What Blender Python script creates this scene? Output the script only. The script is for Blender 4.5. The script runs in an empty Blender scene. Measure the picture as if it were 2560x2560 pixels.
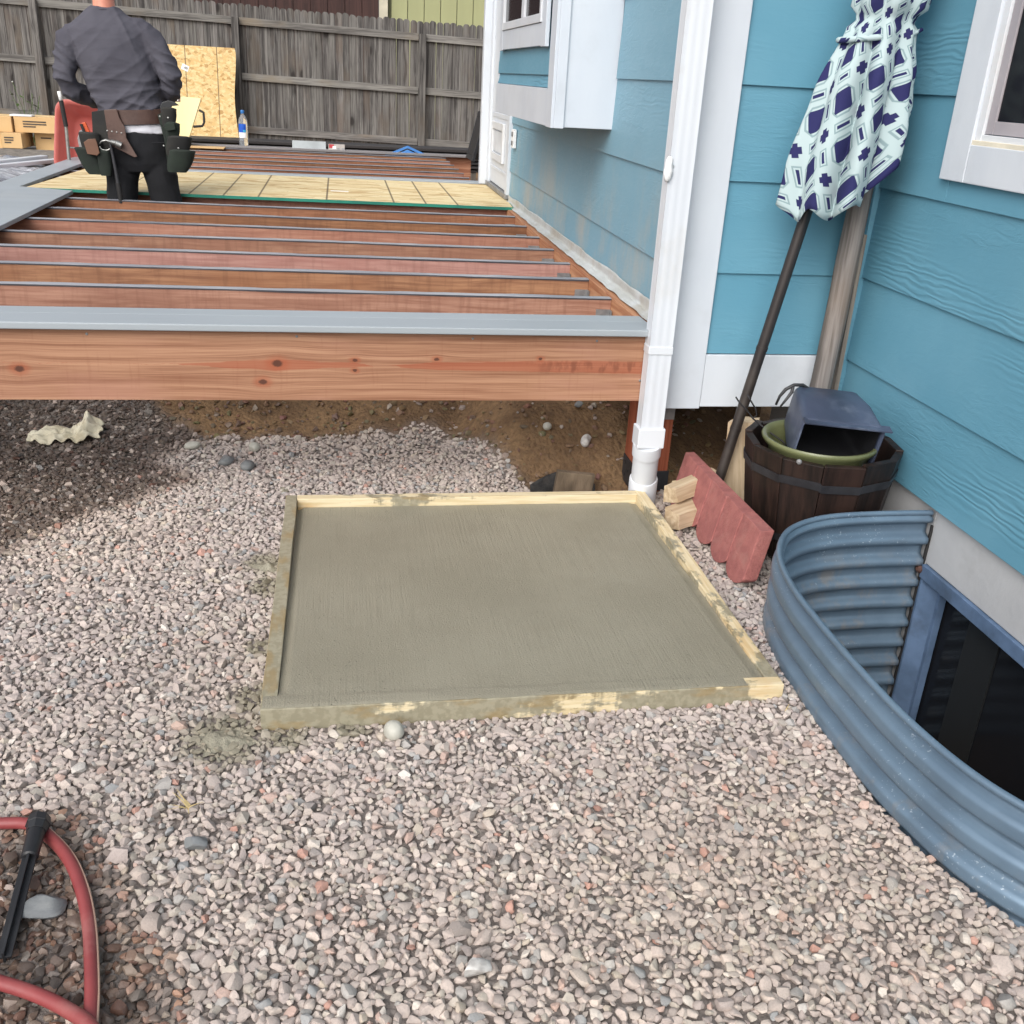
import bpy, bmesh, math, random
import numpy as np
from mathutils import Matrix, Vector, noise as mnoise

# ------------------------------------------------------------------ camera, sky, sun, exposure
SC = bpy.context.scene
COL = SC.collection
cam_data = bpy.data.cameras.new('camera')
cam_data.sensor_width = 36.0
cam_data.lens = 36.0 * 2481.9 / 2560.0
cam_data.clip_start = 0.02
cam_data.clip_end = 2000.0
cam = bpy.data.objects.new('camera', cam_data)
COL.objects.link(cam)
_r = Vector((0.9862, -0.15734, 0.05143)); _d = Vector((-0.0167, -0.40371, -0.91473)); _f = Vector((0.16468, 0.90126, -0.40077))
cam.matrix_world = Matrix(((_r.x, -_d.x, -_f.x, 0.0), (_r.y, -_d.y, -_f.y, 0.0), (_r.z, -_d.z, -_f.z, 1.43), (0, 0, 0, 1)))
SC.camera = cam

SUN_EL, SUN_AZ = math.radians(40), math.radians(212)      # azimuth clockwise from +Y
world = bpy.data.worlds.new('World'); SC.world = world; world.use_nodes = True
wn = world.node_tree; wn.nodes.clear()
w_out = wn.nodes.new('ShaderNodeOutputWorld'); w_bg = wn.nodes.new('ShaderNodeBackground')
w_sky = wn.nodes.new('ShaderNodeTexSky'); w_hs = wn.nodes.new('ShaderNodeHueSaturation')
w_sky.sky_type = 'NISHITA'; w_sky.sun_disc = False
w_sky.sun_elevation = SUN_EL; w_sky.sun_rotation = SUN_AZ
w_sky.air_density = 1.0; w_sky.dust_density = 4.0; w_sky.ozone_density = 1.0
w_hs.inputs['Saturation'].default_value = 0.30           # a closed, grey-white cloud cover
w_bg.inputs['Strength'].default_value = 0.15
wn.links.new(w_sky.outputs[0], w_hs.inputs['Color']); wn.links.new(w_hs.outputs[0], w_bg.inputs['Color'])
wn.links.new(w_bg.outputs[0], w_out.inputs['Surface'])
sun_data = bpy.data.lights.new('sun', 'SUN'); sun_data.energy = 1.1; sun_data.angle = math.radians(60)
sun_data.color = (1.0, 0.98, 0.955)
sun = bpy.data.objects.new('sun', sun_data); COL.objects.link(sun)
_sd = Vector((math.sin(SUN_AZ) * math.cos(SUN_EL), math.cos(SUN_AZ) * math.cos(SUN_EL), math.sin(SUN_EL)))
sun.rotation_euler = _sd.to_track_quat('Z', 'Y').to_euler(); sun.location = _sd * 30
SC.view_settings.view_transform = 'Standard'; SC.view_settings.look = 'None'
SC.view_settings.gamma = 1.0; SC.view_settings.use_curve_mapping = False
SC.view_settings.exposure = 0.55
SC.render.engine = 'CYCLES'
SC.cycles.use_denoising = True
SC.cycles.max_bounces = 6

# ------------------------------------------------------------------ helpers
RNG = random.Random(7)
NP = np.random.default_rng(11)
def lin(c):
    return tuple(((v / 255.0) / 12.92 if v <= 10.3 else (((v / 255.0) + 0.055) / 1.055) ** 2.4) for v in c)
def sstep(a, b, x):
    t = min(1.0, max(0.0, (x - a) / (b - a))); return t * t * (3 - 2 * t)
def nz(x, y, z=0.0): return mnoise.noise(Vector((x, y, z)))

class MB:
    """collects shapes of ONE part and links them as one mesh object"""
    def __init__(s): s.v = []; s.f = []; s.uv = None
    def add(s, vs, fs):
        o = len(s.v); s.v += [tuple(p) for p in vs]; s.f += [tuple(i + o for i in f) for f in fs]; return s
    def box(s, x0, x1, y0, y1, z0, z1, M=None):
        vs = [(x0, y0, z0), (x1, y0, z0), (x1, y1, z0), (x0, y1, z0), (x0, y0, z1), (x1, y0, z1), (x1, y1, z1), (x0, y1, z1)]
        if M is not None: vs = [M @ Vector(p) for p in vs]
        return s.add(vs, [(3, 2, 1, 0), (4, 5, 6, 7), (0, 1, 5, 4), (1, 2, 6, 5), (2, 3, 7, 6), (3, 0, 4, 7)])
    def prism(s, prof, axis, a, b, M=None):
        """profile of 2D points (in the two other axes, counter-clockwise seen from +axis) swept from a to b"""
        def p3(p, t):
            q = {'x': (t, p[0], p[1]), 'y': (p[0], t, p[1]), 'z': (p[0], p[1], t)}[axis]
            return M @ Vector(q) if M is not None else q
        n = len(prof); vs = [p3(p, a) for p in prof] + [p3(p, b) for p in prof]
        fs = [tuple(range(n))[::-1], tuple(range(n, 2 * n))] + [(i, (i + 1) % n, n + (i + 1) % n, n + i) for i in range(n)]
        return s.add(vs, fs)
    def tube(s, pts, rad, seg=10, caps=True, flat=None):
        pts = [Vector(p) for p in pts]; n = len(pts)
        rads = rad if isinstance(rad, (list, tuple)) else [rad] * n
        up = Vector((0, 0, 1)); vs = []; fs = []
        t0 = (pts[1] - pts[0]).normalized()
        u = t0.cross(up) if abs(t0.dot(up)) < 0.95 else t0.cross(Vector((1, 0, 0)))
        u.normalize()
        for i, p in enumerate(pts):
            t = (pts[min(i + 1, n - 1)] - pts[max(i - 1, 0)]).normalized()
            u = (u - t * u.dot(t)).normalized(); w = t.cross(u)
            for k in range(seg):
                a = 2 * math.pi * k / seg
                fl = flat if flat else 1.0
                vs.append(p + (u * math.cos(a) + w * math.sin(a) * fl) * rads[i])
        for i in range(n - 1):
            for k in range(seg):
                k2 = (k + 1) % seg
                fs.append((i * seg + k, i * seg + k2, (i + 1) * seg + k2, (i + 1) * seg + k))
        if caps: fs += [tuple(range(seg))[::-1], tuple(range((n - 1) * seg, n * seg))]
        return s.add(vs, fs)
    def lathe(s, prof, c=(0, 0, 0), seg=24, M=None):
        """profile of (radius, z)"""
        vs = []; fs = []; n = len(prof)
        for r, z in prof:
            for k in range(seg):
                a = 2 * math.pi * k / seg
                p = Vector((c[0] + r * math.cos(a), c[1] + r * math.sin(a), c[2] + z))
                vs.append(M @ p if M is not None else p)
        for i in range(n - 1):
            for k in range(seg):
                k2 = (k + 1) % seg
                fs.append((i * seg + k, i * seg + k2, (i + 1) * seg + k2, (i + 1) * seg + k))
        return s.add(vs, fs)
    def rings(s, rings, caps=True, close=True):
        """list of rings with equally many points"""
        seg = len(rings[0]); vs = [p for r in rings for p in r]; fs = []
        for i in range(len(rings) - 1):
            for k in range(seg if close else seg - 1):
                k2 = (k + 1) % seg
                fs.append((i * seg + k, i * seg + k2, (i + 1) * seg + k2, (i + 1) * seg + k))
        if caps: fs += [tuple(range(seg))[::-1], tuple(range((len(rings) - 1) * seg, len(rings) * seg))]
        return s.add(vs, fs)
    def grid(s, nu, nv, fn):
        vs = [fn(i / (nu - 1), j / (nv - 1)) for j in range(nv) for i in range(nu)]
        fs = [(j * nu + i, j * nu + i + 1, (j + 1) * nu + i + 1, (j + 1) * nu + i) for j in range(nv - 1) for i in range(nu - 1)]
        return s.add(vs, fs)
    def mesh(s, name, m, bevel=0.0, smooth=False, seg=2, fix=True, angle=0.6):
        me = bpy.data.meshes.new(name); me.from_pydata([tuple(p) for p in s.v], [], s.f); me.materials.append(m)
        bm = bmesh.new(); bm.from_mesh(me)
        if fix: bmesh.ops.recalc_face_normals(bm, faces=bm.faces)
        if bevel > 0:
            es = [e for e in bm.edges if len(e.link_faces) == 2 and e.calc_face_angle(0) > angle]
            bmesh.ops.bevel(bm, geom=es, offset=bevel, segments=seg, profile=0.6, affect='EDGES', clamp_overlap=True)
        for f in bm.faces: f.smooth = bool(smooth)
        if smooth and not isinstance(smooth, bool):
            for e in bm.edges:
                if len(e.link_faces) == 2 and e.calc_face_angle(0) > smooth: e.smooth = False
        bm.to_mesh(me); bm.free(); return me
    def build(s, name, m, parent=None, **k):
        return link(name, s.mesh(name, m, **k), parent)

def link(name, me, parent=None, loc=None, rot=None):
    o = bpy.data.objects.new(name, me); COL.objects.link(o)
    if loc is not None: o.location = loc
    if rot is not None: o.rotation_euler = rot
    if parent is not None: attach(o, parent)
    return o
def attach(o, parent):
    o.parent = parent
    if parent.type == 'EMPTY': o.matrix_parent_inverse = Matrix.Translation(-Vector(parent.location))
    else: o.matrix_parent_inverse = Matrix.Identity(4)
def thing(name, label, cat, loc, group=None):
    o = bpy.data.objects.new(name, None); COL.objects.link(o); o.location = loc; o.empty_display_size = 0.1
    return tag(o, label, cat, group)
def tag(o, label, cat, group=None):
    o['label'] = label; o['category'] = cat
    if group: o['group'] = group
    return o
def struct(o): o['kind'] = 'structure'; return o
def stuff(o): o['kind'] = 'stuff'; return o

# ------------------------------------------------------------------ materials (all procedural)
class NT:
    def __init__(s, name):
        s.m = bpy.data.materials.new(name); s.m.use_nodes = True; s.t = s.m.node_tree; s.t.nodes.clear()
        s.out = s.t.nodes.new('ShaderNodeOutputMaterial'); s.b = s.n('ShaderNodeBsdfPrincipled')
        s.t.links.new(s.b.outputs[0], s.out.inputs['Surface'])
    def n(s, typ, ins=None, **props):
        nd = s.t.nodes.new(typ)
        for k, v in props.items(): setattr(nd, k, v)
        for k, v in (ins or {}).items(): s.put(nd.inputs[k], v)
        return nd
    def put(s, sock, v):
        if isinstance(v, bpy.types.NodeSocket): s.t.links.new(v, sock)
        elif isinstance(v, tuple) and len(v) == 3 and sock.type == 'RGBA': sock.default_value = (*v, 1.0)
        else: sock.default_value = v
    def bs(s, **k):
        for kk, v in k.items(): s.put(s.b.inputs[kk.replace('_', ' ')], v)
    def obj(s, rnd=True):
        """object coordinates, shifted by a random amount for each object"""
        c = s.n('ShaderNodeTexCoord').outputs['Object']
        if not rnd: return c
        r = s.n('ShaderNodeObjectInfo').outputs['Random']
        sh = s.n('ShaderNodeVectorMath', {0: s.comb(r, s.ma('MULTIPLY', r, 7.3), s.ma('MULTIPLY', r, 3.1)), 1: (40.0, 9.0, 23.0)}, operation='MULTIPLY').outputs[0]
        return s.n('ShaderNodeVectorMath', {0: c, 1: sh}, operation='ADD').outputs[0]
    def rnd(s): return s.n('ShaderNodeObjectInfo').outputs['Random']
    def comb(s, x, y, z): return s.n('ShaderNodeCombineXYZ', {0: x, 1: y, 2: z}).outputs[0]
    def sep(s, v): return s.n('ShaderNodeSeparateXYZ', {0: v}).outputs
    def ma(s, op, a, b=0.0, c=0.0, clamp=False):
        nd = s.n('ShaderNodeMath', {0: a, 1: b, 2: c}, operation=op); nd.use_clamp = clamp; return nd.outputs[0]
    def mp(s, v, scale=(1, 1, 1), loc=(0, 0, 0), rot=(0, 0, 0)):
        return s.n('ShaderNodeMapping', {'Vector': v, 'Scale': scale, 'Location': loc, 'Rotation': rot}).outputs[0]
    def noise(s, v, scale=5.0, detail=5.0, rough=0.55, dist=0.0):
        return s.n('ShaderNodeTexNoise', {'Vector': v, 'Scale': scale, 'Detail': detail, 'Roughness': rough, 'Distortion': dist}).outputs[0]
    def vor(s, v, scale=5.0, feature='F1', out=0, rand=1.0):
        return s.n('ShaderNodeTexVoronoi', {'Vector': v, 'Scale': scale, 'Randomness': rand}, feature=feature).outputs[out]
    def ss(s, x, a, b):
        nd = s.n('ShaderNodeMapRange', {0: x, 1: a, 2: b, 3: 0.0, 4: 1.0}, interpolation_type='SMOOTHSTEP'); return nd.outputs[0]
    def mix(s, f, a, b, blend='MIX'):
        nd = s.n('ShaderNodeMix', data_type='RGBA', blend_type=blend)
        s.put(nd.inputs[0], f); s.put(nd.inputs[6], a); s.put(nd.inputs[7], b); return nd.outputs[2]
    def ramp(s, f, *stops):
        nd = s.n('ShaderNodeValToRGB', {0: f}); e = nd.color_ramp.elements
        while len(e) < len(stops): e.new(0.5)
        for el, (p, c) in zip(e, stops): el.position = p; el.color = (*c, 1.0) if len(c) == 3 else c
        return nd.outputs[0]
    def bump(s, h, strength=0.3, dist=0.01):
        nd = s.n('ShaderNodeBump', {'Strength': strength, 'Distance': dist, 'Height': h}); s.put(s.b.inputs['Normal'], nd.outputs[0]); return nd
    def vary(s, col, v=0.25, hue=0.0):
        """brightness that differs from one object to the next"""
        val = s.ma('ADD', s.ma('MULTIPLY', s.rnd(), v), 1.0 - v * 0.5)
        return s.n('ShaderNodeHueSaturation', {'Hue': 0.5 if not hue else s.ma('ADD', s.ma('MULTIPLY', s.ma('FRACT', s.ma('MULTIPLY', s.rnd(), 13.7)), hue), 0.5 - hue * 0.5),
                       'Saturation': 1.0, 'Value': val, 'Fac': 1.0, 'Color': col}).outputs[0]

def plain(name, c1, c2=None, scale=8.0, rough=0.6, stretch=(1, 1, 1), bump=0.15, bscale=60.0, bdist=0.004, vary=0.0, dirt=None, dirt_amt=0.5, metal=0.0, spec=0.5, detail=6.0):
    t = NT(name); v = t.obj(); c2 = c2 or tuple(x * 0.8 for x in c1)
    n = t.noise(t.mp(v, stretch), scale, detail)
    col = t.mix(t.ss(n, 0.32, 0.68), c1, c2)
    if dirt:
        d = t.noise(v, scale * 0.6 + 1.3, 8, 0.62); col = t.mix(t.ma('MULTIPLY', t.ss(d, 0.5, 0.72), dirt_amt), col, dirt)
    if vary: col = t.vary(col, vary)
    t.bs(Base_Color=col, Roughness=rough, Metallic=metal, Specular_IOR_Level=spec)
    if bump: t.bump(t.noise(t.mp(v, stretch), bscale, 4), bump, bdist)
    return t.m

def wood(name, c_lo, c_hi, axis='x', fine=70.0, rough=0.75, vary=0.2, hue=0.0, bump=0.25, knots=0.0, knot_c=(0.05, 0.03, 0.02), streak=0.5, blotch=None, saw=0.0):
    """sawn wood: long streaks along one axis, growth rings bending round knots"""
    t = NT(name); v = t.obj()
    st = {'x': (0.028, 1, 1), 'y': (1, 0.028, 1), 'z': (1, 1, 0.028)}[axis]
    sl = {'x': (0.5, 1, 1), 'y': (1, 0.5, 1), 'z': (1, 1, 0.5)}[axis]
    warp = t.noise(t.mp(v, sl), 4.0, 2.0)
    vv = t.n('ShaderNodeVectorMath', {0: v, 1: t.n('ShaderNodeVectorMath', {0: t.comb(warp, warp, warp), 'Scale': 0.04}, operation='SCALE').outputs[0]}, operation='ADD').outputs[0]
    g1 = t.noise(t.mp(vv, st), fine, 4.0, 0.6); g2 = t.noise(t.mp(vv, st), fine * 0.22, 3.0)
    f = t.ma('ADD', t.ma('MULTIPLY', g1, 1 - streak), t.ma('MULTIPLY', g2, streak))
    col = t.mix(t.ss(f, 0.36, 0.64) if not saw else t.ss(f, 0.30, 0.72), c_lo, c_hi)
    if blotch:
        col = t.mix(t.ma('MULTIPLY', t.ss(t.noise(t.mp(v, sl), 2.6, 5.0), 0.5, 0.7), 0.7), col, blotch)
    h = f
    if saw:
        sw = t.noise(t.mp(v, {'x': (1, 1, 0.12), 'y': (1, 1, 0.12), 'z': (0.12, 0.12, 1)}[axis]), 42, 4, 0.6)
        col = t.mix(t.ma('MULTIPLY', t.ss(sw, 0.46, 0.70), saw), col, tuple(x * 0.8 for x in c_lo)); h = t.ma('ADD', f, t.ma('MULTIPLY', sw, 0.5))
    if knots:
        kv = t.mp(v, {'x': (0.55, 1, 1), 'y': (1, 0.55, 1), 'z': (1, 1, 0.55)}[axis])
        d = t.vor(kv, knots); k = t.ss(d, 0.16, 0.07); ring = t.ss(d, 0.30, 0.12)
        col = t.mix(t.ma('MULTIPLY', ring, 0.35), col, tuple(x * 0.75 for x in c_lo)); col = t.mix(t.ma('MULTIPLY', k, 0.85), col, knot_c)
        h = t.ma('SUBTRACT', f, t.ma('MULTIPLY', k, 0.4))
    col = t.vary(col, vary, hue)
    t.bs(Base_Color=col, Roughness=rough, Specular_IOR_Level=0.3); t.bump(h, bump, 0.004)
    return t.m

MAT = {}
def siding(name, axis, mud=False):
    t = NT(name); v = t.obj(); w = t.obj(False)
    st = {'x': (0.24, 1, 1), 'y': (1, 0.24, 1)}[axis]
    base = t.mix(t.ss(t.noise(v, 1.7, 6), 0.35, 0.65), lin((91, 142, 163)), lin((100, 149, 169)))
    z = t.sep(w)[2]
    if mud:
        drip = t.noise(t.mp(v, (1, 1, 0.5)), 3.2, 7, 0.65)
        mk = t.ma('MULTIPLY', t.ss(drip, 0.40, 0.72), t.ss(z, 1.30, 0.72))
        base = t.mix(t.ma('MULTIPLY', mk, 0.75), base, lin((168, 158, 140)))
        base = t.mix(0.22, base, lin((165, 185, 195)))
    g = t.noise(t.mp(v, st), 46, 3, 0.6, 1.6); gm = t.ss(t.noise(t.mp(v, st), 6.0, 2), 0.42, 0.72)
    wv = t.n('ShaderNodeTexWave', {'Vector': t.mp(v, st), 'Scale': 17.0, 'Distortion': 9.0, 'Detail': 2.0, 'Detail Scale': 1.2}, bands_direction='Z').outputs[1]
    wm = t.ss(t.noise(t.mp(v, st, (3, 1, 7)), 3.3, 2), 0.52, 0.70)
    h = t.ma('ADD', t.ma('MULTIPLY', g, t.ma('ADD', t.ma('MULTIPLY', gm, 0.8), 0.2)), t.ma('MULTIPLY', t.ma('MULTIPLY', wv, wm), 0.5))
    spots = t.ss(t.noise(v, 95, 2), 0.74, 0.80)
    base = t.mix(t.ma('MULTIPLY', spots, 0.25), base, lin((70, 120, 140)))
    t.bs(Base_Color=t.vary(base, 0.05), Roughness=t.ma('ADD', 0.38, t.ma('MULTIPLY', g, 0.2)), Specular_IOR_Level=0.35)
    t.bump(h, 0.7, 0.004); return t.m
MAT['sid_x'] = siding('siding_blue_x', 'x'); MAT['sid_y'] = siding('siding_blue_y', 'y'); MAT['sid_m'] = siding('siding_blue_splashed', 'y', True)
MAT['white'] = plain('white_paint', lin((203, 208, 214)), lin((194, 200, 208)), 3.0, 0.42, (1, 1, 0.3), 0.18, 40, 0.004, dirt=lin((176, 180, 184)), dirt_amt=0.35)
MAT['vinyl'] = plain('white_vinyl', lin((208, 211, 215)), lin((200, 204, 209)), 4.0, 0.35, bump=0.0, dirt=lin((196, 192, 184)), dirt_amt=0.3)
MAT['pipe'] = plain('white_pipe', lin((208, 212, 217)), lin((202, 206, 212)), 4.0, 0.38, (1, 1, 0.4), 0.05, 30, 0.003, dirt=lin((190, 186, 178)), dirt_amt=0.4)
MAT['joist_x'] = wood('stained_fir_x', lin((136, 86, 64)), lin((184, 136, 108)), 'x', 80, 0.55, 0.30, 0.018, 0.2, 1.5, lin((98, 56, 40)), 0.45, lin((170, 118, 102)))
JOIST = [wood('stained_fir_%d' % i, lin(a), lin(b), 'x', 80, 0.5, 0.12, 0.0, 0.2, 1.5, lin((85, 51, 39)), 0.35, lin(c), 0.38) for i, (a, b, c) in enumerate((
    ((128, 88, 72), (168, 129, 110), (152, 108, 94)), ((122, 83, 62), (168, 125, 94), (139, 94, 67)), ((146, 104, 95), (176, 136, 125), (158, 110, 101)),
    ((128, 89, 72), (164, 125, 102), (146, 104, 86)), ((138, 94, 78), (172, 128, 108), (145, 98, 82)), ((108, 73, 52), (148, 105, 75), (118, 79, 55)), ((118, 78, 56), (155, 108, 80), (104, 67, 50))))]
MAT['lip'] = plain('tape_edge_shadow', lin((66, 64, 70)), lin((50, 48, 54)), 8, 0.5, bump=0.0)  # tape edge and the shadow line under it, both put into this colour
MAT['joist_y'] = wood('stained_fir_y', lin((156, 98, 72)), lin((200, 148, 116)), 'y', 80, 0.6, 0.2, 0.02, 0.2, 0.0, (0, 0, 0), 0.45)
MAT['joist_z'] = wood('stained_fir_z', lin((126, 66, 46)), lin((166, 96, 70)), 'z', 80, 0.6, 0.2, 0.0, 0.25)
MAT['tape'] = plain('joist_tape', lin((158, 160, 166)), lin((128, 129, 136)), 6, 0.3, (0.3, 1, 1), 0.4, 25, 0.006, dirt=lin((165, 160, 158)), dirt_amt=0.5)  # light base colour stands in for sky reflected on the slick tape
MAT['deck'] = plain('grey_composite', lin((155, 162, 167)), lin((147, 154, 159)), 3, 0.45, (0.1, 1, 1), 0.12, 80, 0.002, dirt=lin((168, 170, 168)), dirt_amt=0.25)
MAT['dark_deck'] = plain('dark_composite', lin((52, 47, 46)), lin((38, 34, 34)), 5, 0.5, (0.1, 1, 1), 0.1, 60, 0.002, vary=0.5)
MAT['fence_z'] = wood('weathered_cedar_z', lin((60, 57, 56)), lin((120, 117, 113)), 'z', 95, 0.9, 0.36, 0.02, 0.4, 3.6, lin((42, 38, 36)), 0.55, lin((96, 86, 76)))
MAT['fence_x'] = wood('weathered_cedar_x', lin((80, 77, 75)), lin((132, 129, 124)), 'x', 95, 0.9, 0.18, 0.02, 0.4, 2.6, lin((50, 46, 44)), 0.5, lin((120, 108, 92)))
MAT['greypole'] = wood('weathered_pole', lin((88, 83, 80)), lin((138, 132, 128)), 'z', 70, 0.9, 0.1, 0.0, 0.6, 0.0, (0, 0, 0), 0.4, lin((120, 104, 90)))
MAT['greyboard'] = wood('weathered_board', lin((92, 86, 80)), lin((138, 130, 120)), 'z', 70, 0.9, 0.1)
MAT['firewood'] = wood('split_firewood', lin((160, 140, 110)), lin((200, 184, 154)), 'z', 60, 0.85, 0.15, 0.02, 0.6, 0.0, (0, 0, 0), 0.5, lin((150, 122, 88)))
MAT['bark'] = plain('bark_grey_brown', lin((120, 104, 86)), lin((84, 72, 58)), 18, 0.95, (1, 1, 0.3), 0.8, 40, 0.01)
MAT['stave'] = wood('dark_barrel_stave', lin((22, 16, 14)), lin((48, 34, 29)), 'z', 60, 0.5, 0.35, 0.02, 0.35, 0.0, (0, 0, 0), 0.5, lin((30, 24, 24)))
MAT['band'] = plain('dull_black_band', lin((58, 58, 62)), lin((40, 40, 44)), 9, 0.5, bump=0.2, metal=0.4)
MAT['olive'] = plain('olive_glaze', lin((106, 110, 76)), lin((94, 98, 66)), 5, 0.3, bump=0.0)
MAT['scuffed'] = plain('scuffed_blue_black_plastic', lin((52, 58, 74)), lin((70, 78, 98)), 7, 0.4, (1, 0.3, 1), 0.1, 50, 0.003, dirt=lin((128, 136, 152)), dirt_amt=0.5)
MAT['black'] = plain('black_plastic', lin((34, 35, 38)), lin((26, 26, 29)), 6, 0.45, bump=0.1, dirt=lin((80, 80, 82)), dirt_amt=0.2)
MAT['blackpole'] = plain('dark_bronze_pole', lin((46, 40, 38)), lin((34, 29, 28)), 5, 0.45, (1, 1, 0.2), 0.1, 40, 0.002, dirt=lin((96, 88, 80)), dirt_amt=0.25)
MAT['wire'] = plain('dark_wire', lin((42, 40, 42)), None, 10, 0.5, bump=0.0, metal=0.5)
MAT['steel'] = plain('bright_steel', lin((176, 176, 172)), lin((140, 140, 138)), 12, 0.35, bump=0.0, metal=0.85)
MAT['galv'] = plain('galvanised_bracket', lin((150, 150, 150)), lin((120, 120, 122)), 20, 0.5, bump=0.1, metal=0.5)
MAT['blackmetal'] = plain('black_bracket', lin((40, 40, 43)), lin((52, 52, 56)), 14, 0.55, bump=0.2, metal=0.2)
MAT['redblock'] = plain('red_concrete_block', lin((156, 97, 92)), lin((138, 83, 80)), 26, 0.92, bump=1.0, bscale=150, bdist=0.004, dirt=lin((154, 112, 104)), dirt_amt=0.5)
MAT['found'] = plain('grey_foundation', lin((182, 183, 184)), lin((170, 171, 173)), 3.5, 0.85, bump=0.35, bscale=45, dirt=lin((140, 139, 137)), dirt_amt=0.5)
MAT['bluepaint'] = plain('chalky_blue_paint', lin((98, 121, 152)), lin((78, 98, 124)), 9, 0.55, bump=0.2, dirt=lin((60, 70, 84)), dirt_amt=0.6)
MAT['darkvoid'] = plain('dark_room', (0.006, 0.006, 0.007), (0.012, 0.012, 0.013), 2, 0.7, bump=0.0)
MAT['curtain'] = plain('dark_curtain', (0.03, 0.032, 0.04), (0.014, 0.014, 0.018), 10, 0.9, (1, 1, 0.05), 0.2, 14)
MAT['hose'] = plain('red_rubber_hose', lin((138, 62, 62)), lin((122, 52, 54)), 8, 0.5, bump=0.15, bscale=90, bdist=0.002, dirt=lin((158, 108, 102)), dirt_amt=0.6)
MAT['hosesilver'] = plain('hose_pale_stripe', lin((196, 160, 140)), None, 8, 0.6, bump=0.0)
MAT['rag'] = plain('dirty_white_cloth', lin((214, 208, 188)), lin((196, 188, 164)), 9, 0.95, bump=0.3, bscale=120, bdist=0.002, dirt=lin((150, 132, 98)), dirt_amt=0.8)
MAT['cardboard'] = plain('cardboard', lin((206, 172, 124)), lin((194, 158, 110)), 3, 0.85, bump=0.05, vary=0.18)
MAT['whitelabel'] = plain('white_label', lin((232, 232, 230)), lin((222, 222, 222)), 8, 0.6, bump=0.0)
MAT['ink'] = plain('dark_print', lin((70, 62, 56)), None, 8, 0.7, bump=0.0)
MAT['wrap'] = plain('clear_wrap', lin((196, 198, 202)), lin((120, 124, 134)), 5, 0.16, (0.4, 1, 3), 0.8, 14, 0.03, spec=0.7)
MAT['redtray'] = plain('red_plastic_tray', lin((170, 78, 70)), lin((178, 92, 84)), 4, 0.4, bump=0.0, dirt=lin((190, 124, 116)), dirt_amt=0.4)
MAT['tan'] = plain('pale_board', lin((232, 214, 162)), lin((226, 206, 150)), 4, 0.6, (1, 1, 0.2), 0.05)
MAT['blue_tool'] = plain('blue_anodised', lin((44, 104, 170)), lin((60, 124, 188)), 6, 0.4, bump=0.0)
MAT['greycard'] = plain('grey_card', lin((166, 172, 174)), None, 6, 0.6, bump=0.0)
MAT['darkbrown'] = wood('dark_brown_siding', lin((50, 34, 32)), lin((70, 48, 44)), 'z', 50, 0.7, 0.15)
MAT['green'] = plain('pale_green_siding', lin((158, 160, 118)), lin((150, 152, 112)), 3, 0.7, (1, 1, 0.2), 0.1)
MAT['skin'] = plain('skin', lin((206, 142, 118)), lin((190, 120, 100)), 12, 0.5, bump=0.1, bscale=90, bdist=0.001)
MAT['hair'] = plain('short_brown_hair', lin((74, 58, 46)), lin((50, 40, 32)), 40, 0.7, (1, 1, 0.3), 0.6, 120, 0.003)
MAT['shirt'] = plain('charcoal_jersey', lin((66, 67, 78)), lin((58, 59, 70)), 5, 0.9, bump=0.1, bscale=200, bdist=0.001)
t = NT('charcoal_jersey'); v = t.obj(False)
def crease(rot, sc, stretch): 
    n_ = t.noise(t.mp(v, stretch, (0, 0, 0), rot), sc, 3, 0.5, 0.6); return t.ma('POWER', t.ma('SUBTRACT', 1.0, t.ma('MULTIPLY', t.ma('ABSOLUTE', t.ma('SUBTRACT', n_, 0.5)), 4.0), clamp=True), 2.0)
zz2 = t.sep(v)[2]; lowm = t.ss(zz2, 1.42, 1.15)
hh_ = t.ma('ADD', t.ma('MULTIPLY', crease((0, 0.7, 0), 7.0, (0.35, 1, 1.6)), t.ma('SUBTRACT', 1.0, t.ma('MULTIPLY', lowm, 0.5))), t.ma('MULTIPLY', crease((0, -0.25, 0), 11.0, (0.35, 1, 1.8)), lowm))
hh_ = t.ma('ADD', hh_, t.ma('MULTIPLY', t.noise(v, 260, 2), 0.12))
t.bs(Base_Color=t.mix(t.ss(t.noise(v, 4, 5), 0.35, 0.65), lin((80, 79, 87)), lin((72, 71, 79))), Roughness=0.9, Specular_IOR_Level=0.2); t.bump(hh_, 0.16, 0.010); MAT['shirt'] = t.m
MAT['under'] = plain('white_undershirt', lin((216, 216, 222)), lin((200, 200, 208)), 10, 0.9, bump=0.1)
MAT['trouser'] = plain('black_work_cloth', lin((15, 16, 20)), lin((21, 22, 27)), 6, 0.9, bump=0.2, bscale=120, bdist=0.002)
MAT['leather'] = plain('worn_brown_leather', lin((66, 46, 40)), lin((88, 66, 58)), 7, 0.45, bump=0.25, bscale=60, dirt=lin((108, 90, 84)), dirt_amt=0.4)
MAT['canvas'] = plain('dark_green_canvas', lin((34, 44, 36)), lin((27, 33, 29)), 9, 0.85, bump=0.3, bscale=150, bdist=0.002)
MAT['canvasblack'] = plain('black_canvas', lin((30, 30, 30)), lin((40, 39, 36)), 9, 0.8, bump=0.3, bscale=150, bdist=0.002)
MAT['tanleather'] = plain('tan_leather', lin((104, 72, 54)), lin((92, 62, 46)), 9, 0.6, bump=0.3)
MAT['orange'] = plain('orange_plastic', lin((206, 84, 38)), None, 9, 0.5, bump=0.0)
MAT['rubber'] = plain('black_rubber', lin((30, 28, 28)), None, 9, 0.7, bump=0.0)
MAT['leaf'] = plain('weed_leaf', lin((92, 112, 62)), lin((70, 92, 46)), 14, 0.6, bump=0.0)
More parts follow.
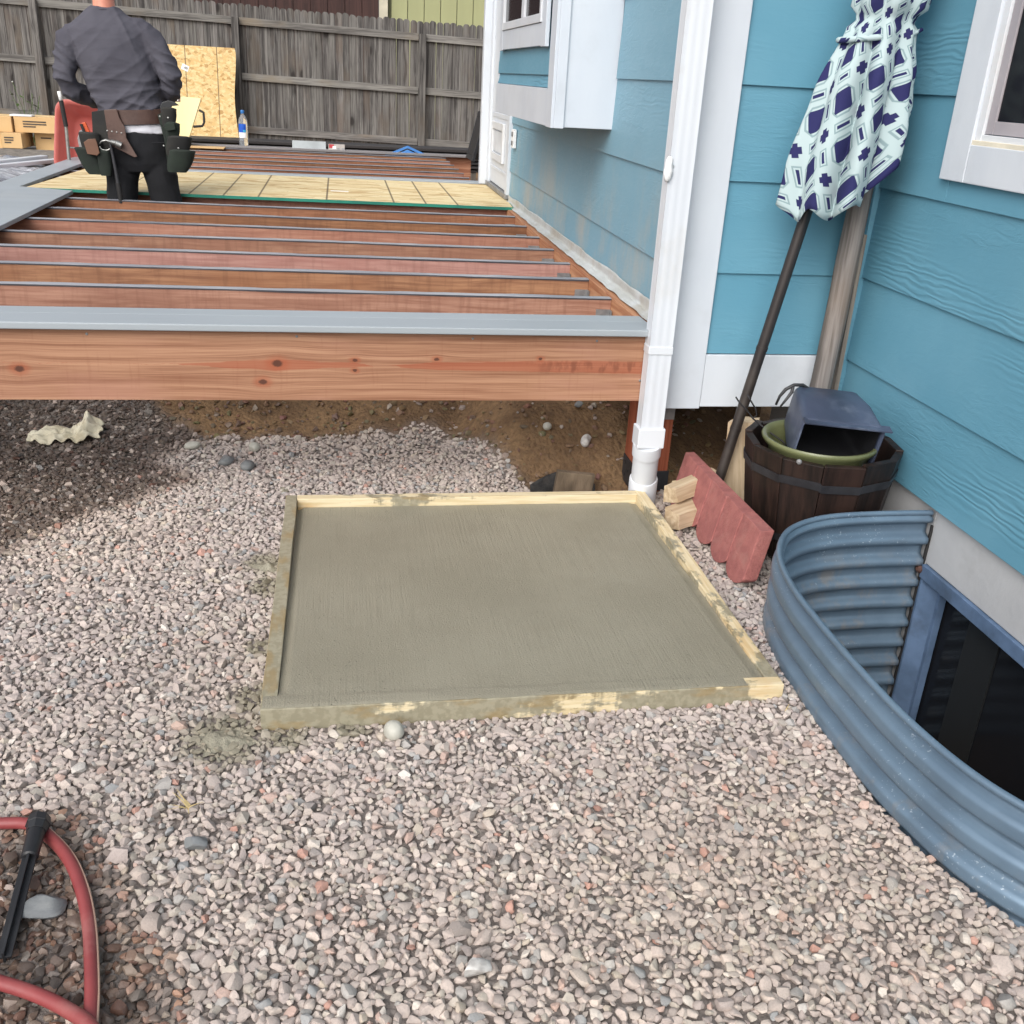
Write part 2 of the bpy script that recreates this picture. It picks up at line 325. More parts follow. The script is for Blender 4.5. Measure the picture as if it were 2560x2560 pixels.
MAT['petal'] = plain('pale_flower', lin((220, 222, 214)), None, 9, 0.7, bump=0.0)
MAT['straw'] = plain('dry_straw', lin((196, 176, 128)), lin((178, 156, 108)), 14, 0.8, bump=0.0)
MAT['fabric'] = plain('landscape_fabric', lin((30, 30, 32)), lin((58, 56, 54)), 30, 0.95, bump=0.6, bscale=180)
MAT['pebble'] = plain('pale_pebble', lin((180, 178, 168)), lin((158, 156, 146)), 22, 0.6, bump=0.25, bscale=90)
MAT['quartz'] = plain('white_quartz_rock', lin((204, 202, 198)), lin((156, 152, 148)), 34, 0.65, bump=0.5, bscale=60, bdist=0.006)
MAT['slate'] = plain('grey_slate_rock', lin((122, 124, 124)), lin((106, 109, 111)), 16, 0.7, (1, 1, 4), 0.4, 40, 0.006)
MAT['caulk'] = plain('white_caulk', lin((238, 238, 238)), None, 9, 0.5, bump=0.2)
MAT['flash'] = plain('smeared_flashing', lin((186, 190, 190)), lin((170, 172, 168)), 6, 0.4, bump=0.4, bscale=18, bdist=0.01, dirt=lin((150, 138, 118)), dirt_amt=0.6)

def mk_glass(name, tint, rough=0.05):
    t = NT(name); t.bs(Base_Color=tint, Roughness=rough, Specular_IOR_Level=0.12)
    t.bump(t.noise(t.obj(), 3.0, 2), 0.02, 0.01); return t.m
MAT['glass'] = mk_glass('dark_window_glass', (0.012, 0.013, 0.016), 0.12)
MAT['glass_grey'] = mk_glass('dim_window_glass', (0.020, 0.021, 0.022), 0.4)
t = NT('clear_bottle'); t.bs(Base_Color=lin((226, 232, 238)), Roughness=0.08, Transmission_Weight=0.85, IOR=1.15, Specular_IOR_Level=0.6); MAT['pet'] = t.m

# rim joist: knots and a red heartwood streak where the board has them (object x along, z up)
t = NT('rim_fir'); v = t.obj(False); X, Y_, Z = t.sep(v)
wob = t.ma('MULTIPLY', t.ma('SUBTRACT', t.noise(t.mp(v, (0.6, 1, 1)), 3.0, 3), 0.5), 0.014)
zz = t.ma('ADD', Z, wob)
KN = [(-1.015, 0.503, 0.012), (-0.216, 0.527, 0.014), (-0.265, 0.464, 0.011), (0.037, 0.540, 0.007), (0.037, 0.505, 0.006), (0.31, 0.545, 0.007), (0.666, 0.55, 0.006)]
kmask = None; kring = None
for kx, kz, kr in KN:
    dx = t.ma('SUBTRACT', X, kx); dz = t.ma('SUBTRACT', Z, kz)
    d = t.ma('SQRT', t.ma('ADD', t.ma('MULTIPLY', t.ma('MULTIPLY', dx, dx), 0.45), t.ma('MULTIPLY', dz, dz)))
    d = t.ma('ADD', d, t.ma('MULTIPLY', t.ma('SUBTRACT', t.noise(v, 90, 2), 0.5), 0.006))
    k = t.ss(d, kr * 1.05, kr * 0.55)
    bend = t.ma('MULTIPLY', t.ma('MULTIPLY', dz, t.ma('EXPONENT', t.ma('MULTIPLY', d, -1.0 / (kr * 2.4)))), -0.75)
    zz = t.ma('ADD', zz, bend)
    kmask = k if kmask is None else t.ma('MAXIMUM', kmask, k)
    rg = t.ss(d, kr * 2.6, kr * 0.9); kring = rg if kring is None else t.ma('MAXIMUM', kring, rg)
gv = t.comb(t.ma('MULTIPLY', X, 0.012), 0.0, zz)
g1 = t.noise(gv, 260, 3, 0.6); g2 = t.noise(gv, 70, 3)
saw = t.noise(t.comb(t.ma('MULTIPLY', X, 1.0), 0.0, t.ma('MULTIPLY', Z, 0.12)), 60, 3)
f = t.ma('ADD', t.ma('MULTIPLY', g1, 0.5), t.ma('MULTIPLY', g2, 0.5))
col = t.mix(t.ss(f, 0.34, 0.66), lin((130, 88, 66)), lin((172, 131, 104)))
col = t.mix(t.ma('MULTIPLY', t.ss(t.noise(t.mp(v, (0.4, 1, 1)), 5, 5), 0.46, 0.66), 0.5), col, lin((166, 122, 104)))
col = t.mix(t.ma('MULTIPLY', t.ss(saw, 0.55, 0.75), 0.18), col, lin((120, 70, 52)))
cen = t.ma('ADD', 0.522, t.ma('MULTIPLY', t.ma('SUBTRACT', t.noise(t.comb(X, 0.0, 0.0), 2.2, 2), 0.5), 0.012))
xs = t.n('ShaderNodeMapRange', {0: X, 1: -0.56, 2: 1.08, 3: 0.0, 4: 1.0}).outputs[0]
def _p(x): return (x + 0.56) / 1.64
hw = t.ma('MULTIPLY', t.ramp(xs, *[(_p(x), (w, w, w)) for x, w in ((-0.54, 0.0), (-0.36, 0.34), (-0.22, 0.55), (-0.05, 0.26), (0.02, 0.30), (0.09, 0.02), (0.14, 0.0), (0.33, 0.40), (0.55, 0.50), (0.80, 0.62), (1.06, 0.62))]), 0.040)
rag = t.ma('MULTIPLY', t.ma('SUBTRACT', t.noise(t.comb(t.ma('MULTIPLY', X, 0.10), 0.0, Z), 120, 4), 0.5), 0.016)
band = t.ss(t.ma('DIVIDE', t.ma('ABSOLUTE', t.ma('ADD', t.ma('SUBTRACT', Z, cen), rag)), t.ma('MAXIMUM', hw, 0.0004)), 1.0, 0.75)
col = t.mix(t.ma('MULTIPLY', band, 0.65), col, lin((148, 78, 54)))
dk = t.ma('MULTIPLY', t.ma('MULTIPLY', t.ss(X, 0.55, 0.78), t.ss(t.ma('ABSOLUTE', t.ma('SUBTRACT', Z, 0.522)), 0.030, 0.010)), t.ss(t.noise(t.mp(v, (1.0, 1, 0.5)), 34, 4), 0.44, 0.62))
col = t.mix(t.ma('MULTIPLY', dk, 0.55), col, lin((96, 54, 40)))
col = t.mix(t.ma('MULTIPLY', kring, 0.45), col, lin((150, 72, 44))); col = t.mix(t.ma('MULTIPLY', kmask, 0.9), col, lin((74, 46, 36)))
t.bs(Base_Color=col, Roughness=0.66, Specular_IOR_Level=0.3); t.bump(t.ma('ADD', f, t.ma('MULTIPLY', saw, 0.3)), 0.25, 0.003); MAT['rim'] = t.m

# wet concrete, broomed front to back
t = NT('wet_concrete'); v = t.obj(False)
br = t.noise(t.mp(v, (1, 0.015, 1)), 130, 3, 0.6); sp = t.noise(v, 210, 3, 0.7); lo = t.noise(v, 2.2, 5)
pit = t.ss(t.vor(v, 70, out=0), 0.16, 0.05); pm = t.ss(t.noise(v, 5, 3), 0.42, 0.62)
col = t.mix(t.ss(lo, 0.35, 0.65), lin((142, 137, 121)), lin((133, 128, 112)))
col = t.mix(t.ma('MULTIPLY', t.ss(sp, 0.52, 0.68), 0.5), col, lin((150, 146, 129)))
col = t.mix(t.ma('MULTIPLY', t.ma('MULTIPLY', pit, pm), 0.7), col, lin((92, 88, 76)))
col = t.mix(t.ma('MULTIPLY', t.ss(br, 0.52, 0.70), 0.16), col, lin((110, 106, 91)))
t.bs(Base_Color=col, Roughness=t.ma('ADD', 0.36, t.ma('MULTIPLY', lo, 0.3)), Specular_IOR_Level=0.45)
h = t.ma('ADD', t.ma('MULTIPLY', br, t.ma('MULTIPLY', t.ss(t.noise(v, 1.9, 3), 0.38, 0.62), 0.5)), t.ma('ADD', t.ma('MULTIPLY', sp, 0.6), t.ma('MULTIPLY', t.ma('MULTIPLY', pit, pm), -0.8)))
t.bump(h, 1.0, 0.0048); MAT['concrete'] = t.m
def form_mat(name, axis, smear, gold=0.3, grad=0.0, mid=0.0):
    t = NT(name); v = t.obj(False); st = {'x': (0.05, 1, 1), 'y': (1, 0.05, 1)}[axis]
    g = t.noise(t.mp(v, st), 120, 4); sl = {'x': (0.35, 1, 1), 'y': (1, 0.35, 1)}[axis]
    pine = t.mix(t.ss(g, 0.38, 0.62), lin((198, 180, 142)), lin((212, 198, 166)))
    pine = t.mix(t.ma('MULTIPLY', t.ss(t.noise(t.mp(v, sl), 9, 5), 0.5, 0.66), gold), pine, lin((186, 132, 52)))
    s1 = t.noise(t.mp(v, sl), 7.5, 7, 0.66); z = t.sep(v)[2]
    drip = t.noise(t.mp(v, (1, 1, 0.15)), 30, 3)
    if grad: s1 = t.ma('ADD', s1, t.ma('MULTIPLY', t.ma('SUBTRACT', t.sep(v)[0 if axis == 'x' else 1], mid), grad))
    mk = t.ss(t.ma('ADD', s1, t.ma('MULTIPLY', t.ma('SUBTRACT', drip, 0.5), 0.3)), 1.0 - smear, 1.06 - smear)
    cc = t.mix(t.ss(t.noise(v, 60, 3), 0.4, 0.6), lin((136, 130, 110)), lin((150, 144, 124)))
    cc = t.mix(t.ma('MULTIPLY', t.ss(t.noise(t.mp(v, sl), 22, 5), 0.5, 0.64), 0.45), cc, lin((140, 112, 58)))
    t.bs(Base_Color=t.mix(mk, pine, cc), Roughness=t.ma('SUBTRACT', 0.75, t.ma('MULTIPLY', mk, 0.25)))
    t.bump(t.ma('ADD', t.ma('MULTIPLY', g, 0.3), t.ma('MULTIPLY', mk, 0.8)), 0.4, 0.003); return t.m
MAT['form_front'] = form_mat('form_front', 'x', 0.60, 0.6, -0.20, 0.45); MAT['form_back'] = form_mat('form_back', 'x', 0.43, 0.5)
MAT['form_left'] = form_mat('form_left', 'y', 0.64, 0.5); MAT['form_right'] = form_mat('form_right', 'y', 0.56, 0.3, -0.12, 2.6)

# gravel stones: colour comes with each stone, the grain from noise
t = NT('gravel_stone'); v = t.obj(False); a = t.n('ShaderNodeAttribute', attribute_name='stone_colour')
wet = t.n('ShaderNodeAttribute', attribute_name='wet').outputs[2]
n1 = t.noise(v, 260, 3, 0.65); n2 = t.noise(v, 700, 2, 0.6)
col = t.mix(t.ma('MULTIPLY', t.ss(n1, 0.4, 0.68), t.ma('SUBTRACT', 0.22, t.ma('MULTIPLY', wet, 0.15))), a.outputs[0], tuple(x * 0.30 for x in lin((200, 190, 186))))
col = t.mix(t.ma('MULTIPLY', t.ss(n2, 0.58, 0.72), t.ma('SUBTRACT', 0.20, t.ma('MULTIPLY', wet, 0.17))), col, lin((214, 206, 202)))
t.bs(Base_Color=col, Roughness=t.ma('SUBTRACT', 0.9, t.ma('MULTIPLY', wet, 0.45)), Specular_IOR_Level=t.ma('ADD', 0.25, t.ma('MULTIPLY', wet, 0.3)))
t.bump(t.ma('ADD', n1, t.ma('MULTIPLY', n2, 0.4)), 0.45, 0.002); MAT['stone'] = t.m
# earth
t = NT('earth'); v = t.obj(False); a = t.noise(v, 3.0, 8, 0.6); b = t.noise(v, 38, 6, 0.65); c = t.vor(v, 55)
col = t.mix(t.ss(a, 0.35, 0.65), lin((104, 82, 61)), lin((134, 108, 80))); col = t.mix(t.ma('MULTIPLY', t.ss(b, 0.42, 0.66), 0.5), col, lin((84, 68, 54)))
gm = t.n('ShaderNodeAttribute', attribute_name='gravelly').outputs[2]
col = t.mix(gm, col, t.mix(t.ss(c, 0.1, 0.5), lin((148, 139, 133)), lin((116, 108, 103))))
t.bs(Base_Color=col, Roughness=0.95, Specular_IOR_Level=0.2); t.bump(t.ma('ADD', t.ma('MULTIPLY', a, 0.5), t.ma('ADD', b, t.ma('MULTIPLY', c, -0.5))), 0.7, 0.02); MAT['earth'] = t.m
# corrugated blue-grey steel
t = NT('painted_steel'); v = t.obj(False)
n1 = t.noise(t.mp(v, (1, 1, 0.5)), 5, 6); sp = t.ss(t.noise(v, 120, 3, 0.6), 0.62, 0.72); spm = t.ss(t.noise(v, 3.1, 3), 0.46, 0.60)
col = t.mix(t.ss(n1, 0.35, 0.65), lin((106, 127, 145)), lin((95, 115, 133))); col = t.mix(t.ma('MULTIPLY', t.ma('MULTIPLY', sp, spm), 0.85), col, lin((176, 188, 198)))
mud = t.ma('MULTIPLY', t.ss(t.noise(t.mp(v, (1, 1, 0.4)), 11, 6, 0.65), 0.50, 0.68), t.ss(t.sep(v)[2], 0.14, 0.02)); col = t.mix(t.ma('MULTIPLY', mud, 0.55), col, lin((140, 132, 122)))
col = t.mix(t.ma('MULTIPLY', t.ss(t.noise(t.mp(v, (1, 1, 3)), 9, 6), 0.55, 0.72), 0.3), col, lin((86, 98, 108)))
t.bs(Base_Color=col, Roughness=0.36, Metallic=0.25, Specular_IOR_Level=0.45); t.bump(t.noise(v, 22, 3), 0.1, 0.004); MAT['well'] = t.m
# oriented strand board: flakes of several hues, each with its own grain direction
def osb(name, c1, c2, c3, scale, squash=(1, 1, 1), lines=None, dark=0.35):
    t = NT(name); v = t.obj(False)
    wv = t.n('ShaderNodeVectorMath', {0: v, 1: t.n('ShaderNodeVectorMath', {0: t.n('ShaderNodeTexNoise', {'Vector': v, 'Scale': scale * 0.35, 'Detail': 2.0}).outputs[1], 'Scale': 2.2 / scale}, operation='SCALE').outputs[0]}, operation='ADD').outputs[0]
    cellc = t.n('ShaderNodeTexVoronoi', {'Vector': t.mp(wv, squash), 'Scale': scale}).outputs[1]
    cr, cg, cb = t.sep(cellc)
    col = t.mix(t.ss(cr, 0.1, 0.9), c1, c2); col = t.mix(t.ma('MULTIPLY', t.ss(cg, 0.75, 0.95), 0.8), col, c3)
    e = t.vor(t.mp(wv, squash), scale, 'DISTANCE_TO_EDGE')
    g = t.noise(t.mp(v, squash), scale * 6, 3)
    col = t.mix(t.ma('MULTIPLY', t.ma('MULTIPLY', t.ss(e, 0.07, 0.0), t.ss(cb, 0.3, 0.8)), dark), col, lin((120, 86, 44)))
    col = t.mix(t.ma('MULTIPLY', t.ss(g, 0.5, 0.7), 0.25), col, c3)
    if lines:
        x = t.sep(v)[0]; lm = None
        for lx in lines:
            q = t.ss(t.ma('ABSOLUTE', t.ma('SUBTRACT', x, lx)), 0.008, 0.004); lm = q if lm is None else t.ma('MAXIMUM', lm, q)
        col = t.mix(t.ma('MULTIPLY', lm, 0.75), col, lin((66, 54, 44)))
    t.bs(Base_Color=col, Roughness=0.8, Specular_IOR_Level=0.25); t.bump(t.ma('ADD', cr, t.ma('MULTIPLY', g, 0.5)), 0.25, 0.002); return t.m
MAT['osb'] = osb('strand_board', lin((204, 172, 118)), lin((218, 194, 146)), lin((168, 130, 80)), 30.0, (0.8, 1, 1.3), (-1.966, -1.566), 0.5)
MAT['sheet'] = osb('floor_sheathing', lin((206, 184, 140)), lin((216, 200, 160)), lin((176, 146, 100)), 16.0, (0.4, 1.6, 1), (-1.36, -0.94, -0.73, -0.515, -0.09, 0.335, 0.54, 0.745))
MAT['teal'] = plain('teal_edge_sealer', lin((28, 124, 104)), lin((20, 104, 90)), 6, 0.6, bump=0.0)
# printed outdoor cloth (uv in metres)
t = NT('lattice_cloth'); uv = t.n('ShaderNodeUVMap').outputs[0]
q = t.mp(uv, (8.7, 8.7, 1), (0.2, 0.1, 0), (0, 0, 0.42)); ux, uy, _ = t.sep(q)
def cell(s): return t.ma('ABSOLUTE', t.ma('SUBTRACT', t.ma('FRACT', s), 0.5))
a_, b_ = cell(ux), cell(uy); ai, bi = t.ma('SUBTRACT', 0.5, a_), t.ma('SUBTRACT', 0.5, b_)
def rect(p, pw, r, rw, e=0.006):
    return t.ma('MINIMUM', t.ss(p, pw + e, pw - e), t.ss(r, rw + e, rw - e))
oct_ = t.ma('MAXIMUM', t.ma('MAXIMUM', a_, b_), t.ma('MULTIPLY', t.ma('ADD', a_, b_), 0.68))
navy = t.ss(t.ma('MAXIMUM', t.ma('MAXIMUM', a_, b_), t.ma('MULTIPLY', t.ma('ADD', a_, b_), 0.55)), 0.222, 0.212)
for m_ in (rect(ai, 0.07, bi, 0.145), rect(ai, 0.145, bi, 0.07), rect(ai, 0.036, b_, 0.135), rect(a_, 0.135, bi, 0.036)): navy = t.ma('MAXIMUM', navy, m_)
ln = t.ss(t.ma('ABSOLUTE', t.ma('SUBTRACT', oct_, 0.275)), 0.030, 0.012)
ln = t.ma('MAXIMUM', ln, t.ss(t.ma('ABSOLUTE', t.ma('SUBTRACT', t.ma('MAXIMUM', ai, t.ma('SUBTRACT', b_, 0.10)), 0.085)), 0.024, 0.010))
ln = t.ma('MAXIMUM', ln, t.ss(t.ma('ABSOLUTE', t.ma('SUBTRACT', t.ma('MAXIMUM', bi, t.ma('SUBTRACT', a_, 0.10)), 0.085)), 0.024, 0.010))
col = t.mix(t.ma('MULTIPLY', ln, 0.85), lin((170, 187, 189)), lin((120, 142, 146))); col = t.mix(navy, col, lin((42, 43, 86)))
t.bs(Base_Color=col, Roughness=0.85, Specular_IOR_Level=0.2); t.bump(t.noise(t.obj(False), 400, 2), 0.1, 0.001); MAT['cloth'] = t.m
# ------------------------------------------------------------------ ground
WELL = [(1.82, 2.607), (1.72, 2.609), (1.60, 2.606), (1.50, 2.597), (1.42, 2.577), (1.345, 2.540), (1.285, 2.490), (1.235, 2.420), (1.195, 2.335), (1.168, 2.235), (1.150, 2.11), (1.144, 1.98), (1.142, 1.85)]
WELL = WELL + [(x, 3.70 - y) for x, y in WELL[-2::-1]]
def in_well(x, y, grow=0.0):
    if x < 1.10 or y > 2.65 or y < 1.05: return False
    c = False; n = len(WELL); cx, cy = 1.5, 1.85
    pts = [(cx + (px - cx) * (1 + grow), cy + (py - cy) * (1 + grow)) for px, py in WELL] + [(2.6, 1.09), (2.6, 2.61)]
    j = len(pts) - 1
    for i in range(len(pts)):
        xi, yi = pts[i]; xj, yj = pts[j]
        if (yi > y) != (yj > y) and x < (xj - xi) * (y - yi) / (yj - yi) + xi: c = not c
        j = i
    return c
def ground_z(x, y):
    h = 0.010 * nz(x * 1.3, y * 1.3, 3) + 0.006 * nz(x * 4, y * 4, 8)
    bank = sstep(0.42, 0.72, x + 0.06 * nz(y * 3, x * 3)) * sstep(3.45, 3.85, y + 0.05 * nz(x * 6, y * 6, 2)) * 0.20 * sstep(1.9, 1.5, x)
    mound = 0.15 * sstep(3.95, 4.55, y + 0.12 * nz(x * 1.7, 5.0)) * sstep(5.9, 5.1, y)
    d = max(bank * sstep(5.9, 5.1, y), mound)
    d += (0.02 * nz(x * 9, y * 9, 5) + 0.014 * nz(x * 23, y * 23, 7)) * sstep(3.5, 3.9, y) * sstep(6.5, 5, y)
    pit = -0.10 * math.exp(-(((x - 0.93) / 0.22) ** 2 + ((y - 3.46) / 0.15) ** 2))
    pit -= 0.16 * math.exp(-(((x - 1.50) / 0.24) ** 2 + ((y - 3.72) / 0.22) ** 2)) * sstep(3.3, 3.5, y)
    back = 0.30 * sstep(8.5, 14, y)
    well_edge = 0.012 * math.exp(-((x - 1.12) / 0.12) ** 2) * sstep(2.7, 2.3, y)
    return h + d + pit + back + well_edge
gxs = np.concatenate([np.array([-400, -120, -40, -15, -8, -5]), np.arange(-3.2, 2.1, 0.035), np.array([2.4, 3, 5, 9, 20, 60, 150, 400])])
gys = np.concatenate([np.array([-400, -120, -40, -12, -4, -1.2, -0.3]), np.arange(0.2, 5.2, 0.035), np.array([5.5, 6, 7, 8, 9, 10, 11, 12, 13, 14, 16, 20, 30, 60, 150, 400])])
nx, ny = len(gxs), len(gys)
gv = [(float(x), float(y), ground_z(x, y)) for y in gys for x in gxs]
gf = []
inw = [in_well(x, y) for x, y, z in gv]
for j in range(ny - 1):
    for i in range(nx - 1):
        q = (j * nx + i, j * nx + i + 1, (j + 1) * nx + i + 1, (j + 1) * nx + i)
        if not any(inw[k] for k in q): gf.append(q)
me = bpy.data.meshes.new('ground'); me.from_pydata(gv, [], gf); me.materials.append(MAT['earth'])
def gravel_edge(x):          # how far back the stones reach under the deck
    return 4.01 + 0.12 * nz(x * 2.1, 1.0) + 0.10 * nz(x * 7, 4.0) + 0.38 * sstep(-0.5, -1.0, x) - 0.62 * sstep(0.40, 0.86, x)
at = me.attributes.new('gravelly', 'FLOAT', 'POINT')
at.data.foreach_set('value', [sstep(gravel_edge(x) + 0.08, gravel_edge(x) - 0.1, y) * (1 - sstep(0.66, 0.74, x) * sstep(3.24, 3.32, y)) for x, y, z in gv])
for p in me.polygons: p.use_smooth = True
struct(link('ground', me))

# ------------------------------------------------------------------ house
COURSE = [0.265, 0.552, 0.847, 1.150, 1.446, 1.742, 2.038, 2.334, 2.630, 2.926]
LAP = 0.014
house = thing('house', 'blue house with lap siding, white trim, a bay and a basement window', 'house', (1.82, 3.31, 0.0))
def lap_board(parent, axis, face, out, a, b, z0, z1, m):
    """one lap board: face = wall plane, out = +-1 direction the face looks along its normal"""
    e = LAP
    prof = [(face, z0), (face + out * e, z0), (face + out * 0.004, z1 + 0.004), (face, z1 + 0.004)]
    mb = MB()
    if axis == 'y': mb.prism(prof, 'y', a, b)
    else: mb.prism(prof, 'x', a, b)
    return mb.build('siding_board', m, parent, bevel=0.0025, seg=2)
# wall with the bay (looks to -x)
lw = MB().box(1.143, 1.25, 3.42, 8.00, 0.45, 2.93).build('side_wall', MAT['sid_y'], house)
lz = [0.655] + COURSE[2:]
for z0, z1 in zip(lz[:-1], lz[1:]):
    if z0 < 1.2: lap_board(lw, 'y', 1.142, -1, 3.36, 6.985, z0, z1, MAT['sid_m'])
    else:
        lap_board(lw, 'y', 1.142, -1, 3.36, 4.345, z0, z1, MAT['sid_m']); lap_board(lw, 'y', 1.142, -1, 6.005, 6.985, z0, z1, MAT['sid_y'])
# wall that faces the camera, its corner board and its white skirt
fw = MB().box(1.26, 1.85, 3.325, 3.42, 0.42, 2.93).build('front_wall', MAT['sid_x'], house)
fz = [0.564] + COURSE[2:]
for z0, z1 in zip(fz[:-1], fz[1:]): lap_board(fw, 'x', 3.324, -1, 1.268, 1.806, z0, z1, MAT['sid_x'])
MB().box(1.132, 1.272, 3.298, 3.330, 0.362, 2.93).build('corner_board', MAT['white'], house, bevel=0.003)
MB().box(1.124, 1.150, 3.331, 3.42, 0.362, 2.93).build('corner_board', MAT['white'], house, bevel=0.003)
MB().box(1.2735, 1.812, 3.302, 3.34, 0.368, 0.561).build('skirt_board', MAT['white'], house, bevel=0.003)
MB().box(1.26, 1.84, 3.36, 4.3, 0.40, 0.46).build('floor_framing', MAT['greyboard'], house)
# right wall (looks to -x)
rw = MB().box(1.822, 1.95, -2.0, 3.40, 0.268, 2.93).build('side_wall', MAT['sid_y'], house)
WY0, WY1, WZ0, WZ1 = 1.30, 2.921, 1.215, 2.45
for z0, z1 in zip(COURSE[:-1], COURSE[1:]):
    if z1 <= 1.2 or z0 >= 2.46: lap_board(rw, 'y', 1.821, -1, -2.0, 3.296, z0, z1, MAT['sid_y'])
    elif z0 < WZ0 - 0.01:
        lap_board(rw, 'y', 1.821, -1, WY1 - 0.03, 3.296, z0, z1, MAT['sid_y']); lap_board(rw, 'y', 1.821, -1, -2.0, WY0 + 0.03, z0, z1, MAT['sid_y'])
        lap_board(rw, 'y', 1.821, -1, WY0 + 0.03, WY1 - 0.03, z0, WZ0 + 0.05, MAT['sid_y'])
    else:
        lap_board(rw, 'y', 1.821, -1, WY1 - 0.03, 3.296, z0, z1, MAT['sid_y']); lap_board(rw, 'y', 1.821, -1, -2.0, WY0 + 0.03, z0, z1, MAT['sid_y'])
MB().box(1.796, 1.835, 3.297, 3.322, 0.266, 2.93).build('inside_corner_trim', MAT['sid_y'], house, bevel=0.003)
# window in the right wall
wd = MB()
wd.box(1.790, 1.83, WY1 - 0.125, WY1, WZ0, WZ1); wd.box(1.790, 1.83, WY0, WY0 + 0.125, WZ0, WZ1)
wd.box(1.7915, 1.83, WY0 + 0.1255, WY1 - 0.1255, WZ0, WZ0 + 0.105); wd.box(1.7915, 1.83, WY0 + 0.1255, WY1 - 0.1255, WZ1 - 0.105, WZ1)
win = wd.build('window', MAT['white'], house, bevel=0.003)
def ring_frame(x0, x1, y0, y1, z0, z1, w):
    m = MB(); m.box(x0, x1, y0, y0 + w, z0, z1); m.box(x0, x1, y1 - w, y1, z0, z1)
    m.box(x0 + 0.001, x1 - 0.001, y0 + w, y1 - w, z0, z0 + w); m.box(x0 + 0.001, x1 - 0.001, y0 + w, y1 - w, z1 - w, z1); return m
fy0, fy1, fz0, fz1 = WY0 + 0.126, WY1 - 0.126, WZ0 + 0.106, WZ1 - 0.106
ring_frame(1.800, 1.836, fy0, fy1, fz0, fz1, 0.028).build('window_frame', MAT['vinyl'], win, bevel=0.002)
MB().box(1.7935, 1.8065, fy0 - 0.004, fy1 + 0.004, fz0 - 0.006, fz0 + 0.012).build('window_sill', plain('yellowed_caulk', lin((226, 218, 198)), None, 8, 0.5, bump=0.1), win, bevel=0.002)
ring_frame(1.808, 1.834, fy0 + 0.030, fy1 - 0.030, fz0 + 0.030, fz1 - 0.030, 0.035).build('sash', plain('taupe_sash', lin((168, 162, 166)), lin((150, 145, 150)), 4, 0.4, bump=0.0), win, bevel=0.002)
MB().box(1.814, 1.8185, fy0 + 0.066, fy1 - 0.066, fz0 + 0.066, fz1 - 0.066).build('pane', MAT['glass'], win)
# foundation with the basement window opening
OY0, OY1, OZ0, OZ1 = 1.10, 2.600, -0.62, 0.020
fd = MB(); XF = 1.832
fd.box(XF, 2.1, -2.0, OY0, -0.7, 0.262); fd.box(XF, 2.1, OY1, 3.9, -0.7, 0.262); fd.box(XF, 2.1, OY0, OY1, 0.070, 0.262); fd.box(XF, 2.1, OY0, OY1, -0.8, OZ0)
fnd = fd.build('foundation', MAT['found'], house, bevel=0.004)
MB().box(1.25, 1.30, 3.66, 7.9, -0.3, 0.449).build('foundation_and_light_screen', MAT['earth'], house)  # added under the house to stop sky light leaking into the cavity
MB().box(1.31, 1.83, 4.0, 4.1, -0.3, 0.42).build('foundation_and_light_screen', MAT['earth'], house)
gap = MB().tube([(1.829 + 0.004 * nz(k * 0.9, 1), OY1 + 0.006 + 0.005 * nz(k * 1.3, 5), 0.20 - 0.02 * k) for k in range(40)], [0.005 + 0.004 * abs(nz(k * 0.7, 9)) for k in range(40)], 6).build('dark_joint', MAT['rubber'], house)
MB().lathe([(0, -0.016), (0.012, -0.010), (0.016, 0.0), (0.011, 0.012), (0, 0.016)], (1.822, OY1 + 0.004, 0.048), 10).build('rust_spot', plain('rust', lin((96, 66, 54)), lin((70, 48, 42)), 30, 0.9, bump=0.6), fnd, smooth=True)
bw = MB().box(1.820, 1.96, OY0 + 0.001, OY1 - 0.001, 0.022, 0.068).build('basement_window', MAT['bluepaint'], house, bevel=0.003)
MB().prism([(1.826, OY1 - 0.002), (1.826, OY1 - 0.012), (1.868, OY1 - 0.055), (1.96, OY1 - 0.055), (1.96, OY1 - 0.002)], 'z', OZ0, 0.0215).build('jamb', MAT['bluepaint'], bw, bevel=0.002)
MB().box(1.866, 1.89, OY1 - 0.068, OY1 - 0.0555, OZ0, 0.021).build('steel_edge', MAT['bluepaint'], bw)
MB().prism([(1.826, OY0 + 0.002), (1.96, OY0 + 0.002), (1.96, OY0 + 0.112), (1.905, OY0 + 0.112), (1.826, OY0 + 0.022)], 'z', OZ0, 0.0215).build('jamb', MAT['bluepaint'], bw, bevel=0.002)
MB().box(1.895, 1.899, OY0 + 0.113, 2.25, OZ0, 0.021).build('pane', MAT['glass'], bw)
MB().box(1.890, 1.896, 2.2505, 2.40, OZ0, 0.021).build('pane', MAT['glass_grey'], bw)
MB().box(1.896, 1.900, 2.4005, OY1 - 0.056, OZ0, 0.021).build('pane', MAT['glass'], bw)
MB().box(1.965, 1.975, OY0, OY1, OZ0 - 0.1, 0.065).build('dark_interior', MAT['darkvoid'], bw)
